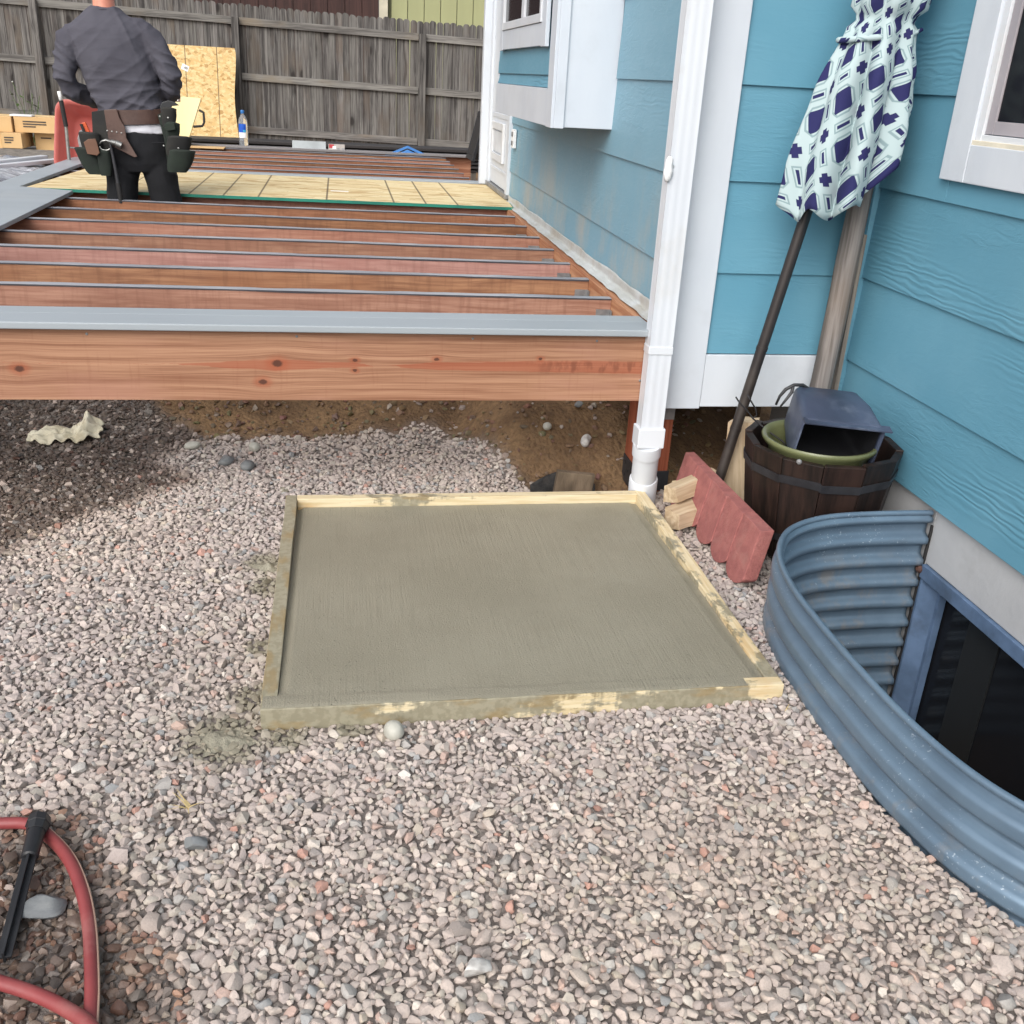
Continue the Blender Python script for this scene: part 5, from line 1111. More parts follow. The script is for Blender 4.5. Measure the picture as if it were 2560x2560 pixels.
blades('grass_tuft', -1.30, 4.45, 40, 0.09, 0.14, 'leaf', 'small green grass tuft under the left end of the deck rim', 'grass', 0.0, 0.08)
# ------------------------------------------------------------------ fence
FYY = 15.0
fence = thing('wooden_fence', 'weathered grey dog-ear picket fence across the back of the yard', 'fence', (-1.3, FYY, 0.25))
def fz_(x): return -0.0255 * x
pk = []
for q in range(5):
    r_ = random.Random(q); w = 0.0445; ear = 0.026; H = 1.83; mb = MB()
    prof = [(-w, 0), (w, 0), (w, H - ear * 1.1), (w - 0.008, H - ear * 0.45), (w - ear, H), (-w + ear, H + 0.002 * q), (-w + 0.008, H - ear * 0.45), (-w, H - ear * 1.1)]
    mb.prism(prof, 'y', 0.0, 0.015); pk.append(mb.mesh('picket', MAT['fence_z'], bevel=0.002, seg=1))
x = -6.6; r_ = random.Random(5)
while x < 3.4:
    o = link('picket', pk[r_.randrange(5)], fence, (x, FYY + r_.uniform(0, 0.004), 0.262 + fz_(x) + r_.uniform(-0.012, 0.012)), (0, r_.gauss(0, 0.0012), r_.gauss(0, 0.01)))
    x += 0.0897 + r_.uniform(0.0, 0.0018)
for px in (-6.28, -3.82, -1.335, 1.13):
    MB().box(px - 0.045, px + 0.045, FYY - 0.13, FYY - 0.042, 0.10, 1.93 + fz_(px)).build('post', MAT['fence_z'], fence, bevel=0.004)
rails = []
for a, b in ((-6.6, -3.87), (-3.77, -1.385), (-1.285, 1.08), (1.18, 3.4)):
    for zc in (1.89, 1.219, 0.553):
        mb = MB(); mb.prism([(a, zc - 0.045 + fz_(a)), (b, zc - 0.045 + fz_(b)), (b, zc + 0.045 + fz_(b)), (a, zc + 0.045 + fz_(a))], 'y', FYY - 0.040, FYY - 0.001)
        mb.build('rail', MAT['fence_x'], fence, bevel=0.003)
MB().box(-6.6, 3.4, FYY + 0.012, FYY + 0.03, 0.10, 0.30).build('kick_board', MAT['fence_x'], fence)
# ------------------------------------------------------------------ neighbours behind the fence
nb = thing('brown_shed', 'dark brown wooden building rising behind the fence', 'building', (-2.5, 19.0, 0))
for k in range(34):
    xa = -9.0 + k * 0.285; MB().box(xa + 0.004, xa + 0.281, 19.0, 19.03, 0, 3.4).build('siding_board', MAT['darkbrown'], nb, bevel=0.004)
MB().box(-9.0, 0.69, 19.031, 22, 0, 3.38).build('wall', MAT['darkbrown'], nb)
MB().box(0.695, 0.84, 18.98, 19.04, 0, 3.4).build('corner_board', plain('cream_trim', lin((196, 190, 168)), None, 4, 0.6, bump=0.0), nb, bevel=0.004)
gb = thing('green_house', 'pale green house with vertical grooved panels behind the fence', 'building', (2.5, 19.1, 0))
for k in range(16):
    xa = 0.90 + k * 0.282; MB().box(xa + 0.006, xa + 0.276, 19.07, 19.10, 0, 3.6).build('siding_panel', MAT['green'], gb, bevel=0.004)
MB().box(0.85, 5.4, 19.101, 22, 0, 3.58).build('wall', plain('green_groove', lin((104, 106, 76)), None, 4, 0.7, bump=0.0), gb)
MB().box(-9.4, 0.84, 18.6, 22.4, 3.401, 3.5).build('roof', MAT['greyboard'], nb)
MB().box(0.845, 5.8, 18.6, 22.4, 3.601, 3.7).build('roof', MAT['greyboard'], gb)

# ------------------------------------------------------------------ things at the back of the deck
GB = ground_z(-1.5, 14.4)
Mo = Matrix.Translation((0, 14.52, GB)) @ Matrix.Rotation(math.radians(-8), 4, 'X')
os_ = thing('strand_board_sheet', 'big tan strand board sheet leaning on the fence behind the man', 'board', (-2.0, 14.5, GB))
def osb_edge(w): return -1.338 - 0.016 * math.sin(w * 6.0) * w
mo = MB(); n = 24
prof = [(-2.56, 0.0), (-1.345, 0.0)] + [(-1.345 + 0.018 * math.sin(k / n * 7 + 1.2), 1.30 * k / n) for k in range(1, n)] + [(-1.338, 1.305), (-2.56, 1.305)]
mo.prism(prof, 'y', 0.0, 0.012, Mo); mo.build('sheet', MAT['osb'], os_)
st = MB().box(-2.02, -1.93, -0.003, -0.001, 1.00, 1.07, Mo @ Matrix.Translation((-1.97, 0, 1.03)) @ Matrix.Rotation(0.4, 4, 'Y') @ Matrix.Translation((1.97, 0, -1.03))).build('sticker', MAT['whitelabel'], os_)
Mt = Mo @ Matrix.Translation((-1.97, 0, 1.03)) @ Matrix.Rotation(0.4, 4, 'Y') @ Matrix.Translation((1.97, 0, -1.03))
tk = MB()
for k in range(6): tk.box(-1.985 + k * 0.008, -1.981 + k * 0.008, -0.0045, -0.0032, 1.02, 1.05, Mt)
tk.build('barcode', MAT['ink'], st)
# pale board with black handle and a printed label
tb = thing('pale_board', 'smooth pale yellow board with black handle leaning behind the man', 'board', (-1.55, 10.72, DT))
Mtb = Matrix.Translation((-1.62, 10.66, 0.662)) @ Matrix.Rotation(math.radians(-14), 4, 'X')
MB().prism([(-0.25, 0), (0.150, 0), (0.30, 0.44), (-0.17, 0.455)], 'y', 0, 0.03, Mtb).build('panel', MAT['tan'], tb, bevel=0.004)
MB().tube([Mtb @ Vector(p) for p in ((0.275, 0.015, 0.33), (0.315, 0.015, 0.31), (0.318, 0.015, 0.22), (0.30, 0.015, 0.185), (0.215, 0.015, 0.175))], 0.012, 8).build('handle', MAT['rubber'], tb, smooth=True)
lb = MB().box(-0.03, 0.105, -0.003, -0.001, 0.395, 0.432, Mtb).build('label', MAT['leather'], tb)
lt = MB()
for k in range(4): lt.box(-0.015 + k * 0.027, 0.004 + k * 0.027, -0.005, -0.0032, 0.403, 0.424, Mtb)
lt.build('print', MAT['whitelabel'], lb)
# stack of dark boards on the ground beyond the deck
r_ = random.Random(12)
for k in range(6):
    z0 = 0.435 + k * 0.040; yo = 11.55 + r_.uniform(-0.04, 0.04)
    o = MB().box(-2.0 + r_.uniform(-.1, .1), 1.75 + r_.uniform(-.1, .1), yo, yo + 0.40, z0, z0 + 0.024 + 0.006 * (k == 5)).build('dark_board', MAT['dark_deck'], bevel=0.003)
    tag(o, ['lowest', 'second lowest', 'third from the bottom', 'fourth from the bottom', 'second highest', 'topmost'][k] + ' dark brown board of the stack behind the deck', 'board', 'dark boards stacked behind the deck')
sup = MB(); 
for sx in (-1.6, 0.0, 1.4): sup.box(sx, sx + 0.09, 11.55, 11.95, 0.2, 0.434)
for k, sx in enumerate((-1.6, 0.0, 1.4)):
    tag(MB().box(sx, sx + 0.09, 11.56, 11.94, 0.15, 0.434).build('timber_bearer', MAT['greyboard'], bevel=0.004), ['left', 'middle', 'right'][k] + ' timber bearer under the stack of dark boards', 'timber', 'bearers under the board stack')
# bottle
bt = thing('water_bottle', 'clear plastic water bottle with blue cap on the far deck edge', 'bottle', (-0.95, 10.90, 0.662))
bz = 0.662
MB().lathe([(0.0, 0.004), (0.040, 0.0), (0.046, 0.012), (0.045, 0.06), (0.0465, 0.07), (0.0465, 0.20), (0.045, 0.215), (0.040, 0.245), (0.022, 0.285), (0.0155, 0.292), (0.0155, 0.312), (0.0, 0.312)], (-0.95, 10.90, bz), 24).build('bottle', MAT['pet'], bt, smooth=0.8)
MB().lathe([(0.0, 0.332), (0.017, 0.330), (0.0185, 0.325), (0.0185, 0.300), (0.0165, 0.298)], (-0.95, 10.90, bz), 20).build('cap', MAT['blue_tool'], bt, smooth=0.8)
lbm = MB(); rings = []
def arc(z, r, a0, a1, n=12): return [(-0.95 + r * math.cos(a0 + (a1 - a0) * k / n), 10.90 + r * math.sin(a0 + (a1 - a0) * k / n), bz + z) for k in range(n + 1)]
lbm.rings([arc(0.075, 0.0475, -2.6, -0.9), arc(0.125, 0.0475, -2.6, -0.9)], caps=False, close=False); lbm.build('label', MAT['whitelabel'], bt, fix=False)
lbm = MB(); lbm.rings([arc(0.125, 0.0475, -2.6, -0.9), arc(0.205, 0.0475, -2.6, -0.9)], caps=False, close=False); lb = lbm.build('label', plain('deep_blue_print', lin((20, 70, 170)), lin((26, 90, 190)), 8, 0.4, bump=0), bt, fix=False)
lbm = MB(); lbm.rings([arc(0.127, 0.0482, -1.5, -1.0), arc(0.150, 0.0482, -1.6, -1.0)], caps=False, close=False); lbm.build('print', plain('cyan_print', lin((60, 180, 220)), None, 8, 0.4, bump=0), lb, fix=False)
# card, small packet, triangular square on the far edge of the deck
Mc = Matrix.Translation((0, 10.88, 0.662)) @ Matrix.Rotation(math.radians(-10), 4, 'X')
tag(MB().box(-0.476, -0.142, 0, 0.004, -0.035, 0.072, Mc).build('grey_card', MAT['greycard'], bevel=0.001), 'blank pale grey card propped on the far deck edge', 'card')
pkx = MB().box(-0.116, 0.048, -0.01, 0.03, -0.03, 0.052, Mc).build('hardware_packet', plain('packet_film', lin((176, 168, 160)), lin((150, 144, 138)), 9, 0.3, bump=0.1), bevel=0.002)
tag(pkx, 'small clear hardware packet with red print beside the grey card', 'packet')
MB().box(-0.110, -0.062, -0.012, -0.0105, 0.012, 0.048, Mc).build('print', plain('red_print', lin((176, 40, 48)), None, 8, 0.5, bump=0), pkx)
MB().box(-0.075, -0.04, -0.0135, -0.0122, 0.004, 0.030, Mc).build('print', MAT['whitelabel'], pkx)
for k in range(2): MB().box(-0.03 + k * 0.045, -0.005 + k * 0.045, -0.0125, -0.0105, 0.0, 0.014, Mc).build('hardware', MAT['galv'], pkx)
sqm = MB(); A, B_, Cc = Vector((0.455, -0.03)), Vector((0.685, 0.068)), Vector((0.917, -0.026))
def inset(P, k): c = (P[0] + P[1] + P[2]) / 3; return [c + (p - c) * k for p in P]
outer = [A, Cc, B_]; inn = inset(outer, 0.60); inn2 = inset(outer, 0.40)
for i in range(3):
    j = (i + 1) % 3; sqm.prism([tuple(outer[i]), tuple(outer[j]), tuple(inn[j]), tuple(inn[i])], 'y', -0.004, 0.004, Mc)
sqm.prism([tuple(p) for p in inn2], 'y', -0.002, 0.002, Mc)
sqm.box(0.455, 0.917, -0.012, 0.012, -0.040, -0.030, Mc)
tag(sqm.build('speed_square', MAT['blue_tool'], bevel=0.001), 'blue triangular carpenter square propped on the far deck edge', 'square')
tag(MB().box(-1.62, -1.12, 10.62, 10.80, 0.640, 0.650).build('cardboard_sheet', MAT['cardboard']), 'flat tan cardboard piece on the far joists below the pale board', 'cardboard')
# black folded frames leaning past the house corner
for k in range(2):
    Mf = Matrix.Translation((1.275 + 0.09 * k, 10.15 + 0.12 * k, 0.655)) @ Matrix.Rotation(math.radians(14), 4, 'Y')
    f = MB(); 
    for (a, b, c, d) in ((0, 0.03, 0, 0.47), (0.0, 0.03, 0, 0.47)): pass
    f.box(-0.015, 0.015, 0, 0.04, 0, 0.46, Mf); f.box(-0.015, 0.015, 0.46, 0.50, 0, 0.46, Mf); f.box(-0.014, 0.014, 0.0405, 0.4595, 0, 0.05, Mf); f.box(-0.014, 0.014, 0.0405, 0.4595, 0.41, 0.46, Mf); f.box(-0.01, 0.0, 0.0405, 0.4595, 0.0505, 0.4095, Mf)
    tag(f.build('black_frame', MAT['black'], bevel=0.004), ['left of two black folded frames leaning by the far house corner', 'right of two black folded frames, nearest the far house corner'][k], 'frame', 'black frames by the far house corner')
# ------------------------------------------------------------------ red tray with tube leg, boxes, wrapped boards, weeds on the left
wbt = thing('wheelbarrow', 'red wheelbarrow tray tipped up on edge left of the man', 'wheelbarrow', (-2.0, 8.75, 0.5))
Mw = Matrix.Translation((-1.965, 8.80, 0.80)) @ Matrix.Rotation(math.radians(6), 4, 'Y') @ Matrix.Rotation(math.radians(-10), 4, 'X')
def rrect(hx, hz, r, y, dx=0.0, dz=0.0, n=6):
    pts = []
    for cx, cz, a0 in ((hx - r, hz - r, 0), (-hx + r, hz - r, 90), (-hx + r, -hz + r, 180), (hx - r, -hz + r, 270)):
        for k in range(n + 1): a = math.radians(a0 + 90 * k / n); pts.append(Mw @ Vector((cx + r * math.cos(a) + dx, y, cz + r * math.sin(a) + dz)))
    return pts
tm = MB(); tm.rings([rrect(0.245, 0.275, 0.085, 0.004), rrect(0.250, 0.280, 0.09, -0.006), rrect(0.232, 0.262, 0.085, -0.008), rrect(0.215, 0.245, 0.08, 0.01), rrect(0.165, 0.195, 0.07, 0.13, 0.02), rrect(0.14, 0.17, 0.06, 0.145, 0.02)], caps=False)
n_ = len(tm.v); tm.f.append(tuple(range(n_ - 28, n_))); o = tm.build('tray', MAT['redtray'], wbt, smooth=0.9, fix=False); o.modifiers.new('t', 'SOLIDIFY').thickness = 0.003
gpt = [(-2.098, 8.62, 1.155), (-2.09, 8.62, 1.09), (-2.076, 8.62, 0.905), (-2.082, 8.62, 0.69), (-2.09, 8.64, 0.52)]
MB().tube(gpt[:2], 0.013, 10).build('handle_tip', MAT['whitelabel'], wbt, smooth=True)
MB().tube(gpt[1:3], 0.017, 12).build('grip', MAT['rubber'], wbt, smooth=0.9)
MB().tube(gpt[2:], 0.0135, 12).build('tube_leg', MAT['steel'], wbt, smooth=0.9)
MB().tube([(-2.082, 8.63, 0.755), (-1.98, 8.66, 0.745)], 0.006, 8).build('cross_bar', MAT['steel'], wbt)
def carton(x0, x1, y0, y1, z0, z1, label, prints=0, rz=0.0):
    c = Vector(((x0 + x1) / 2, (y0 + y1) / 2, 0)); M = Matrix.Translation(c) @ Matrix.Rotation(rz, 4, 'Z') @ Matrix.Translation(-c)
    b = MB().box(x0, x1, y0, y1, z0, z1, M).build('carton', MAT['cardboard'], bevel=0.004); tag(b, label, 'box', 'cardboard cartons on the left')
    r_ = random.Random(int(x0 * 100))
    for k in range(prints):
        xa = x0 + (x1 - x0) * 0.15; xb = xa + (x1 - x0) * r_.uniform(0.2, 0.5); zz_ = z1 - (z1 - z0) * (0.3 + 0.16 * k)
        MB().box(xa, xb, y0 - 0.003, y0 - 0.001, zz_ - 0.006, zz_ + 0.006, M).build('print', MAT['ink'], b)
    MB().box(x0, x1, (y0 + y1) / 2 - 0.03, (y0 + y1) / 2 + 0.03, z1 + 0.001, z1 + 0.002, M).build('packing_tape', MAT['tan'], b)
    return b
cw = carton(-3.12, -2.58, 10.98, 11.4, 0.690, 0.835, 'long tan carton on top, beside the red wheelbarrow', 3)
MB().box(-3.15, -2.95, 10.975, 11.1, 0.8375, 0.85).build('paper_slip', MAT['whitelabel'], cw)
carton(-3.55, -3.135, 10.95, 11.4, 0.690, 0.830, 'tan carton on top at the left edge of the photograph', 3)
carton(-3.22, -3.035, 10.85, 11.25, 0.55, 0.688, 'small tan carton with print at the front of the lower row', 3)
carton(-3.60, -3.235, 10.90, 11.3, 0.54, 0.688, 'tan carton at the bottom of the pile, left edge of the photograph', 2)
carton(-2.98, -2.60, 11.1, 11.4, 0.52, 0.688, 'dark shaded carton under the long one', 1)
struct(MB().box(-3.8, -2.40, 9.4, 11.6, 0.15, 0.52).build('paved_terrace', plain('old_concrete', lin((150, 148, 144)), lin((128, 126, 122)), 4, 0.9), bevel=0.01))
r_ = random.Random(2)
for k in range(5):
    z0 = 0.41 + 0.026 * (k // 3) + 0.001; xx = -3.05 + 0.15 * (k % 3) + 0.05 * (k // 3)
    M = Matrix.Translation((xx, 8.1, 0)) @ Matrix.Rotation(r_.uniform(-0.03, 0.03), 4, 'Z')
    o = MB().box(0, 0.14, -1.0, 1.25, z0 + 0.10, z0 + 0.124, M).build('wrapped_board', MAT['wrap'], bevel=0.004)
    tag(o, ['leftmost plastic-wrapped deck board of the lower layer', 'middle plastic-wrapped deck board of the lower layer', 'plastic-wrapped deck board of the lower layer nearest the deck', 'plastic-wrapped deck board on top, away from the deck', 'plastic-wrapped deck board on top, nearest the deck'][k], 'board', 'plastic-wrapped boards left of the deck')
def wrap_pt(u, w):
    x = -3.12 + u * 0.80; y = 7.5 + w * 1.75
    return (x, y, 0.570 + 0.050 * math.sin(u * math.pi) ** 0.5 + 0.018 * nz(x * 9, y * 3, 1) + 0.010 * nz(x * 26, y * 9, 2))
wm = MB().grid(50, 60, wrap_pt); o = wm.build('plastic_wrap', MAT['wrap'], smooth=True, fix=False); tag(o, 'crumpled clear plastic film over the boards left of the deck', 'plastic film')
for k in range(3):
    M = Matrix.Translation((-2.62 + 0.10 * k, 8.72, 0.60 + 0.018 * (k % 2))) @ Matrix.Rotation(-0.25 - 0.06 * k, 4, 'Z')
    tag(MB().box(-0.03, 0.03, -0.40, 0.42, 0, 0.03, M).build('white_trim_piece', MAT['vinyl'], bevel=0.006), ['left', 'middle', 'right'][k] + ' of three short white trim lengths on the wrapped boards', 'trim', 'white trim lengths')
MB_ = MB().box(-3.6, -2.2, 8.95, 10.2, 0.521, 0.60); tag(MB_.build('old_plank', MAT['greyboard'], bevel=0.01), 'weathered grey planking on the ground between boxes and wrapped boards', 'plank')
def weed(x, y, n, h, label):
    w = thing('weed', label, 'plant', (x, y, ground_z(x, y)), 'weeds along the fence'); r_ = random.Random(int(abs(x) * 91)); g = ground_z(x, y); lv = MB(); stm = MB(); fl = MB()
    for k in range(n):
        a = r_.uniform(0, 6.28); l = h * r_.uniform(0.4, 1.0); le = r_.uniform(0.1, 0.5); tip = Vector((x + math.cos(a) * l * le, y + math.sin(a) * l * le * 0.5, g + l))
        b = Vector((x + r_.gauss(0, 0.05), y + r_.gauss(0, 0.03), g)); stm.tube([b, b.lerp(tip, 0.5) + Vector((0, 0, 0.02)), tip], 0.003, 4)
        for q in range(9):
            p = b.lerp(tip, r_.uniform(0.1, 0.95)); a2 = r_.uniform(0, 6.28); L = r_.uniform(0.05, 0.11); d = Vector((math.cos(a2), math.sin(a2) * 0.6, r_.uniform(-0.1, 0.6))) * L; s_ = Vector((-d.y, d.x, 0)).normalized() * L * 0.25
            lv.add([p, p + d * 0.5 + s_, p + d, p + d * 0.5 - s_], [(0, 1, 2, 3)])
        if r_.random() < 0.5: fl.lathe([(0, -0.012), (0.012, 0), (0, 0.012)], tuple(tip), 6)
    stm.build('stem', MAT['leaf'], w); lv.build('leaf_mass', MAT['leaf'], w, fix=False)
    if fl.f: fl.build('flower', MAT['petal'], w)
weed(-4.30, 14.4, 16, 0.50, 'leafy green weed at the foot of the fence, left edge of the photograph')
weed(-3.95, 14.5, 9, 0.85, 'tall thin flowering weed between two others at the fence')
weed(-3.70, 14.45, 14, 0.48, 'bushy weed with pale flowers at the fence left of the man')
# ------------------------------------------------------------------ person seen from behind
def fuse(mb, voxel, smooth_it, disp=None):
    """closed overlapping shapes -> one continuous smooth surface, then displaced by a function"""
    me = bpy.data.meshes.new('tmp'); me.from_pydata([tuple(p) for p in mb.v], [], mb.f)
    bm = bmesh.new(); bm.from_mesh(me); bmesh.ops.recalc_face_normals(bm, faces=bm.faces); bm.to_mesh(me); bm.free()
    o = bpy.data.objects.new('tmp', me); COL.objects.link(o)
    r = o.modifiers.new('r', 'REMESH'); r.mode = 'VOXEL'; r.voxel_size = voxel
    s = o.modifiers.new('s', 'SMOOTH'); s.iterations = smooth_it; s.factor = 0.5
    dg = bpy.context.evaluated_depsgraph_get(); em = bpy.data.meshes.new_from_object(o.evaluated_get(dg))
    bpy.data.objects.remove(o); bpy.data.meshes.remove(me)
    if disp:
        nv = [v.normal.copy() for v in em.vertices]
        for v, n in zip(em.vertices, nv): v.co += n * disp(v.co)
    for p in em.polygons: p.use_smooth = True
    return em
def stack(mb, rows, seg=28, e=2.4):
    rings = []
    for z, cx, cy, rx, ry in rows:
        ring = []
        for k in range(seg):
            a = 2 * math.pi * k / seg; c, s = math.cos(a), math.sin(a)
            ring.append((cx + rx * math.copysign(abs(c) ** (2 / e), c), cy + ry * math.copysign(abs(s) ** (2 / e), s), z))
        rings.append(ring)
    mb.rings(rings)
PY = 6.665; GP = ground_z(-1.2, PY)
person = thing('person', 'man in charcoal long sleeve shirt and black trousers, back turned', 'person', (-1.2, PY, GP))
TORSO = [(1.075, -1.212, PY, 0.186, 0.135), (1.14, -1.218, PY, 0.192, 0.142), (1.22, -1.235, PY, 0.200, 0.148), (1.32, -1.258, PY, 0.212, 0.150), (1.42, -1.283, PY, 0.224, 0.150), (1.50, -1.300, PY, 0.230, 0.142), (1.56, -1.307, PY, 0.226, 0.128), (1.605, -1.312, PY + 0.005, 0.185, 0.108), (1.64, -1.316, PY + 0.01, 0.125, 0.090), (1.675, -1.320, PY + 0.015, 0.078, 0.075)]
ARML = [(-1.40, PY, 1.545), (-1.462, PY, 1.538), (-1.525, PY - 0.015, 1.49), (-1.552, PY - 0.035, 1.40), (-1.566, PY - 0.05, 1.30), (-1.548, PY - 0.01, 1.235), (-1.485, PY + 0.09, 1.195), (-1.40, PY + 0.20, 1.165)]
RL = [0.06, 0.078, 0.076, 0.067, 0.060, 0.058, 0.052, 0.044]
ARMR = [(-1.21, PY, 1.56), (-1.15, PY, 1.555), (-1.085, PY - 0.015, 1.515), (-1.020, PY - 0.035, 1.43), (-0.975, PY - 0.05, 1.325), (-0.985, PY - 0.01, 1.255), (-1.045, PY + 0.09, 1.215), (-1.12, PY + 0.21, 1.19)]
# body: head, neck, trunk, arms, legs and hands as one surface
bb = MB()
stack(bb, [(z, x, y, rx * 0.88, ry * 0.86) for z, x, y, rx, ry in TORSO[:-1]])
stack(bb, [(1.60, -1.318, PY + 0.01, 0.066, 0.064), (1.70, -1.325, PY + 0.02, 0.060, 0.062), (1.80, -1.330, PY + 0.03, 0.058, 0.062)], 20, 2.0)
HC = Vector((-1.333, PY + 0.045, 1.862))
hr = []
for z, w, d, oy in ((-0.118, 0.030, 0.035, 0.03), (-0.108, 0.046, 0.055, 0.022), (-0.085, 0.060, 0.075, 0.012), (-0.05, 0.070, 0.090, 0.003), (0.0, 0.077, 0.098, -0.002), (0.045, 0.078, 0.098, -0.004), (0.085, 0.066, 0.084, -0.004), (0.110, 0.045, 0.058, -0.003), (0.122, 0.018, 0.022, -0.002)): hr.append((HC.z + z, HC.x, HC.y + oy, w, d))
stack(bb, hr, 24, 2.1)
for s in (-1, 1):
    bb.lathe([(0, -0.032), (0.010, -0.022), (0.013, 0.0), (0.012, 0.02), (0, 0.032)], (HC.x + s * 0.079, HC.y - 0.005, HC.z - 0.002), 10)
bb.tube([(HC.x, HC.y + 0.092, HC.z + 0.025), (HC.x, HC.y + 0.108, HC.z - 0.005), (HC.x, HC.y + 0.118, HC.z - 0.022), (HC.x, HC.y + 0.098, HC.z - 0.032)], [0.010, 0.013, 0.016, 0.012], 10)
bb.tube([(HC.x - 0.026, HC.y + 0.090, HC.z - 0.062), (HC.x, HC.y + 0.097, HC.z - 0.060), (HC.x + 0.026, HC.y + 0.090, HC.z - 0.062)], 0.007, 8)
bb.tube([(HC.x - 0.05, HC.y + 0.080, HC.z + 0.028), (HC.x - 0.02, HC.y + 0.095, HC.z + 0.03), (HC.x + 0.02, HC.y + 0.095, HC.z + 0.03), (HC.x + 0.05, HC.y + 0.080, HC.z + 0.028)], 0.009, 8)
def hand(b, w, d, side):
    """palm with four fingers of unequal length and a thumb, relaxed"""
    w, d = Vector(w), Vector(d).normalized(); up = Vector((0, 0, 1)); u = d.cross(up).normalized() * side; n = d.cross(u).normalized()
    b.tube([w, w + d * 0.03, w + d * 0.085], [0.030, 0.036, 0.034], 12, flat=0.55)
    for k, (L, o) in enumerate(((0.072, -0.030), (0.082, -0.010), (0.076, 0.011), (0.058, 0.030))):
        p = w + d * 0.078 + u * o; b.tube([p, p + d * L * 0.45 - n * side * 0.004, p + d * L * 0.75 - up * 0.016, p + d * L * 0.92 - up * 0.034], [0.0098, 0.0095, 0.0088, 0.0078], 8)
    p = w + d * 0.028 - u * 0.030; b.tube([p, p + d * 0.03 - u * 0.022, p + d * 0.06 - u * 0.026], [0.012, 0.011, 0.009], 8)
for A_, sd_ in ((ARML, 1), (ARMR, -1)):
    bb.tube(A_, [r * 0.72 for r in RL], 14); w = Vector(A_[-1]); d = (w - Vector(A_[-2])).normalized(); bb.tube([w - d * 0.02, w + d * 0.05], [0.032, 0.029], 12); hand(bb, w + d * 0.045, d + Vector((0, 0, -0.15)), sd_)
LEGL = [(-1.300, PY, 0.98), (-1.305, PY - 0.005, 0.80), (-1.325, PY, 0.62), (-1.335, PY + 0.01, 0.47), (-1.345, PY - 0.005, 0.28), (-1.350, PY, 0.09 + GP)]
LEGR = [(-1.105, PY, 0.98), (-1.092, PY - 0.005, 0.80), (-1.062, PY, 0.62), (-1.045, PY + 0.01, 0.47), (-1.035, PY - 0.005, 0.28), (-1.030, PY, 0.09 + GP)]
LR = [0.100, 0.098, 0.088, 0.078, 0.072, 0.070]
for L_ in (LEGL, LEGR): bb.tube(L_, [r * 0.78 for r in LR], 16)
bem = fuse(bb, 0.0075, 4); bem.name = 'body'; bem.materials.append(MAT['skin']); body = link('body', bem, person)
for s in (-1, 1):
    MB().lathe([(0, -0.011), (0.0085, -0.007), (0.0115, 0), (0.0085, 0.007), (0, 0.011)], (HC.x + s * 0.031, HC.y + 0.084, HC.z + 0.010), 12).build('eye', MAT['whitelabel'], body, smooth=True)
hb = MB(); stack(hb, [(HC.z + z, HC.x, HC.y + oy - 0.012, w * 1.05, d * 1.0) for z, w, d, oy in ((-0.045, 0.070, 0.078, -0.016), (0.0, 0.0775, 0.090, -0.010), (0.045, 0.079, 0.096, -0.006), (0.088, 0.068, 0.088, -0.003), (0.114, 0.048, 0.062, -0.002), (0.127, 0.018, 0.022, -0.002))], 26, 2.1)
hm = fuse(hb, 0.006, 2, lambda c: 0.002 * nz(c.x * 120, c.y * 120, c.z * 50)); hm.name = 'hair'; hm.materials.append(MAT['hair']); link('hair', hm, body)
# shirt
sb = MB(); stack(sb, TORSO); sb.tube(ARML, RL, 16); sb.tube(ARMR, RL, 16)
def folds(c):
    x, y, z = c
    def rid(v): return (1 - abs(v)) ** 3
    low = sstep(1.40, 1.12, z); arm = sstep(0.20, 0.26, abs(x + 1.26 + (z - 1.3) * 0.25)) * sstep(1.52, 1.42, z)
    a = rid(nz((x * 0.8 + z * 0.6) * 3.2 + 4, (z * 0.8 - x * 0.6) * 13, y * 3)) - 0.4
    b = rid(nz((x * 0.5 - z * 0.86) * 2.6 + 9, (z * 0.5 + x * 0.86) * 11, y * 3)) - 0.4
    h = rid(nz(x * 3.5, z * 17, y * 4 + 5)) - 0.4
    return 1.7 * a * 0.009 * (0.35 + low) * (1 - arm) + 1.7 * b * 0.007 * (1 - low * 0.6) * (1 - arm) + 1.6 * h * 0.012 * low * (1 - arm) + arm * 0.016 * (rid(nz(x * 9, z * 20 + x * 12, y * 9)) - 0.35) + 0.003 * nz(x * 14, y * 14, z * 14)
sm_ = fuse(sb, 0.0068, 6, folds); sm_.name = 'shirt'; sm_.materials.append(MAT['shirt']); shirt = link('shirt', sm_, person)
MB().tube([(-1.322 + 0.079 * math.cos(2 * math.pi * k / 32), PY + 0.014 + 0.077 * math.sin(2 * math.pi * k / 32), 1.668 + 0.006 * math.sin(2 * math.pi * k / 32)) for k in range(33)], 0.006, 8, caps=False).build('collar', MAT['shirt'], shirt, smooth=True)
ub = MB(); stack(ub, [(1.010, -1.195, PY, 0.192, 0.141), (1.05, -1.20, PY, 0.192, 0.142), (1.10, -1.21, PY, 0.184, 0.136)])
um_ = fuse(ub, 0.007, 2, lambda c: 0.004 * nz(c.x * 20, c.z * 40, c.y * 9)); um_.name = 'undershirt'; um_.materials.append(MAT['under']); link('undershirt', um_, person)
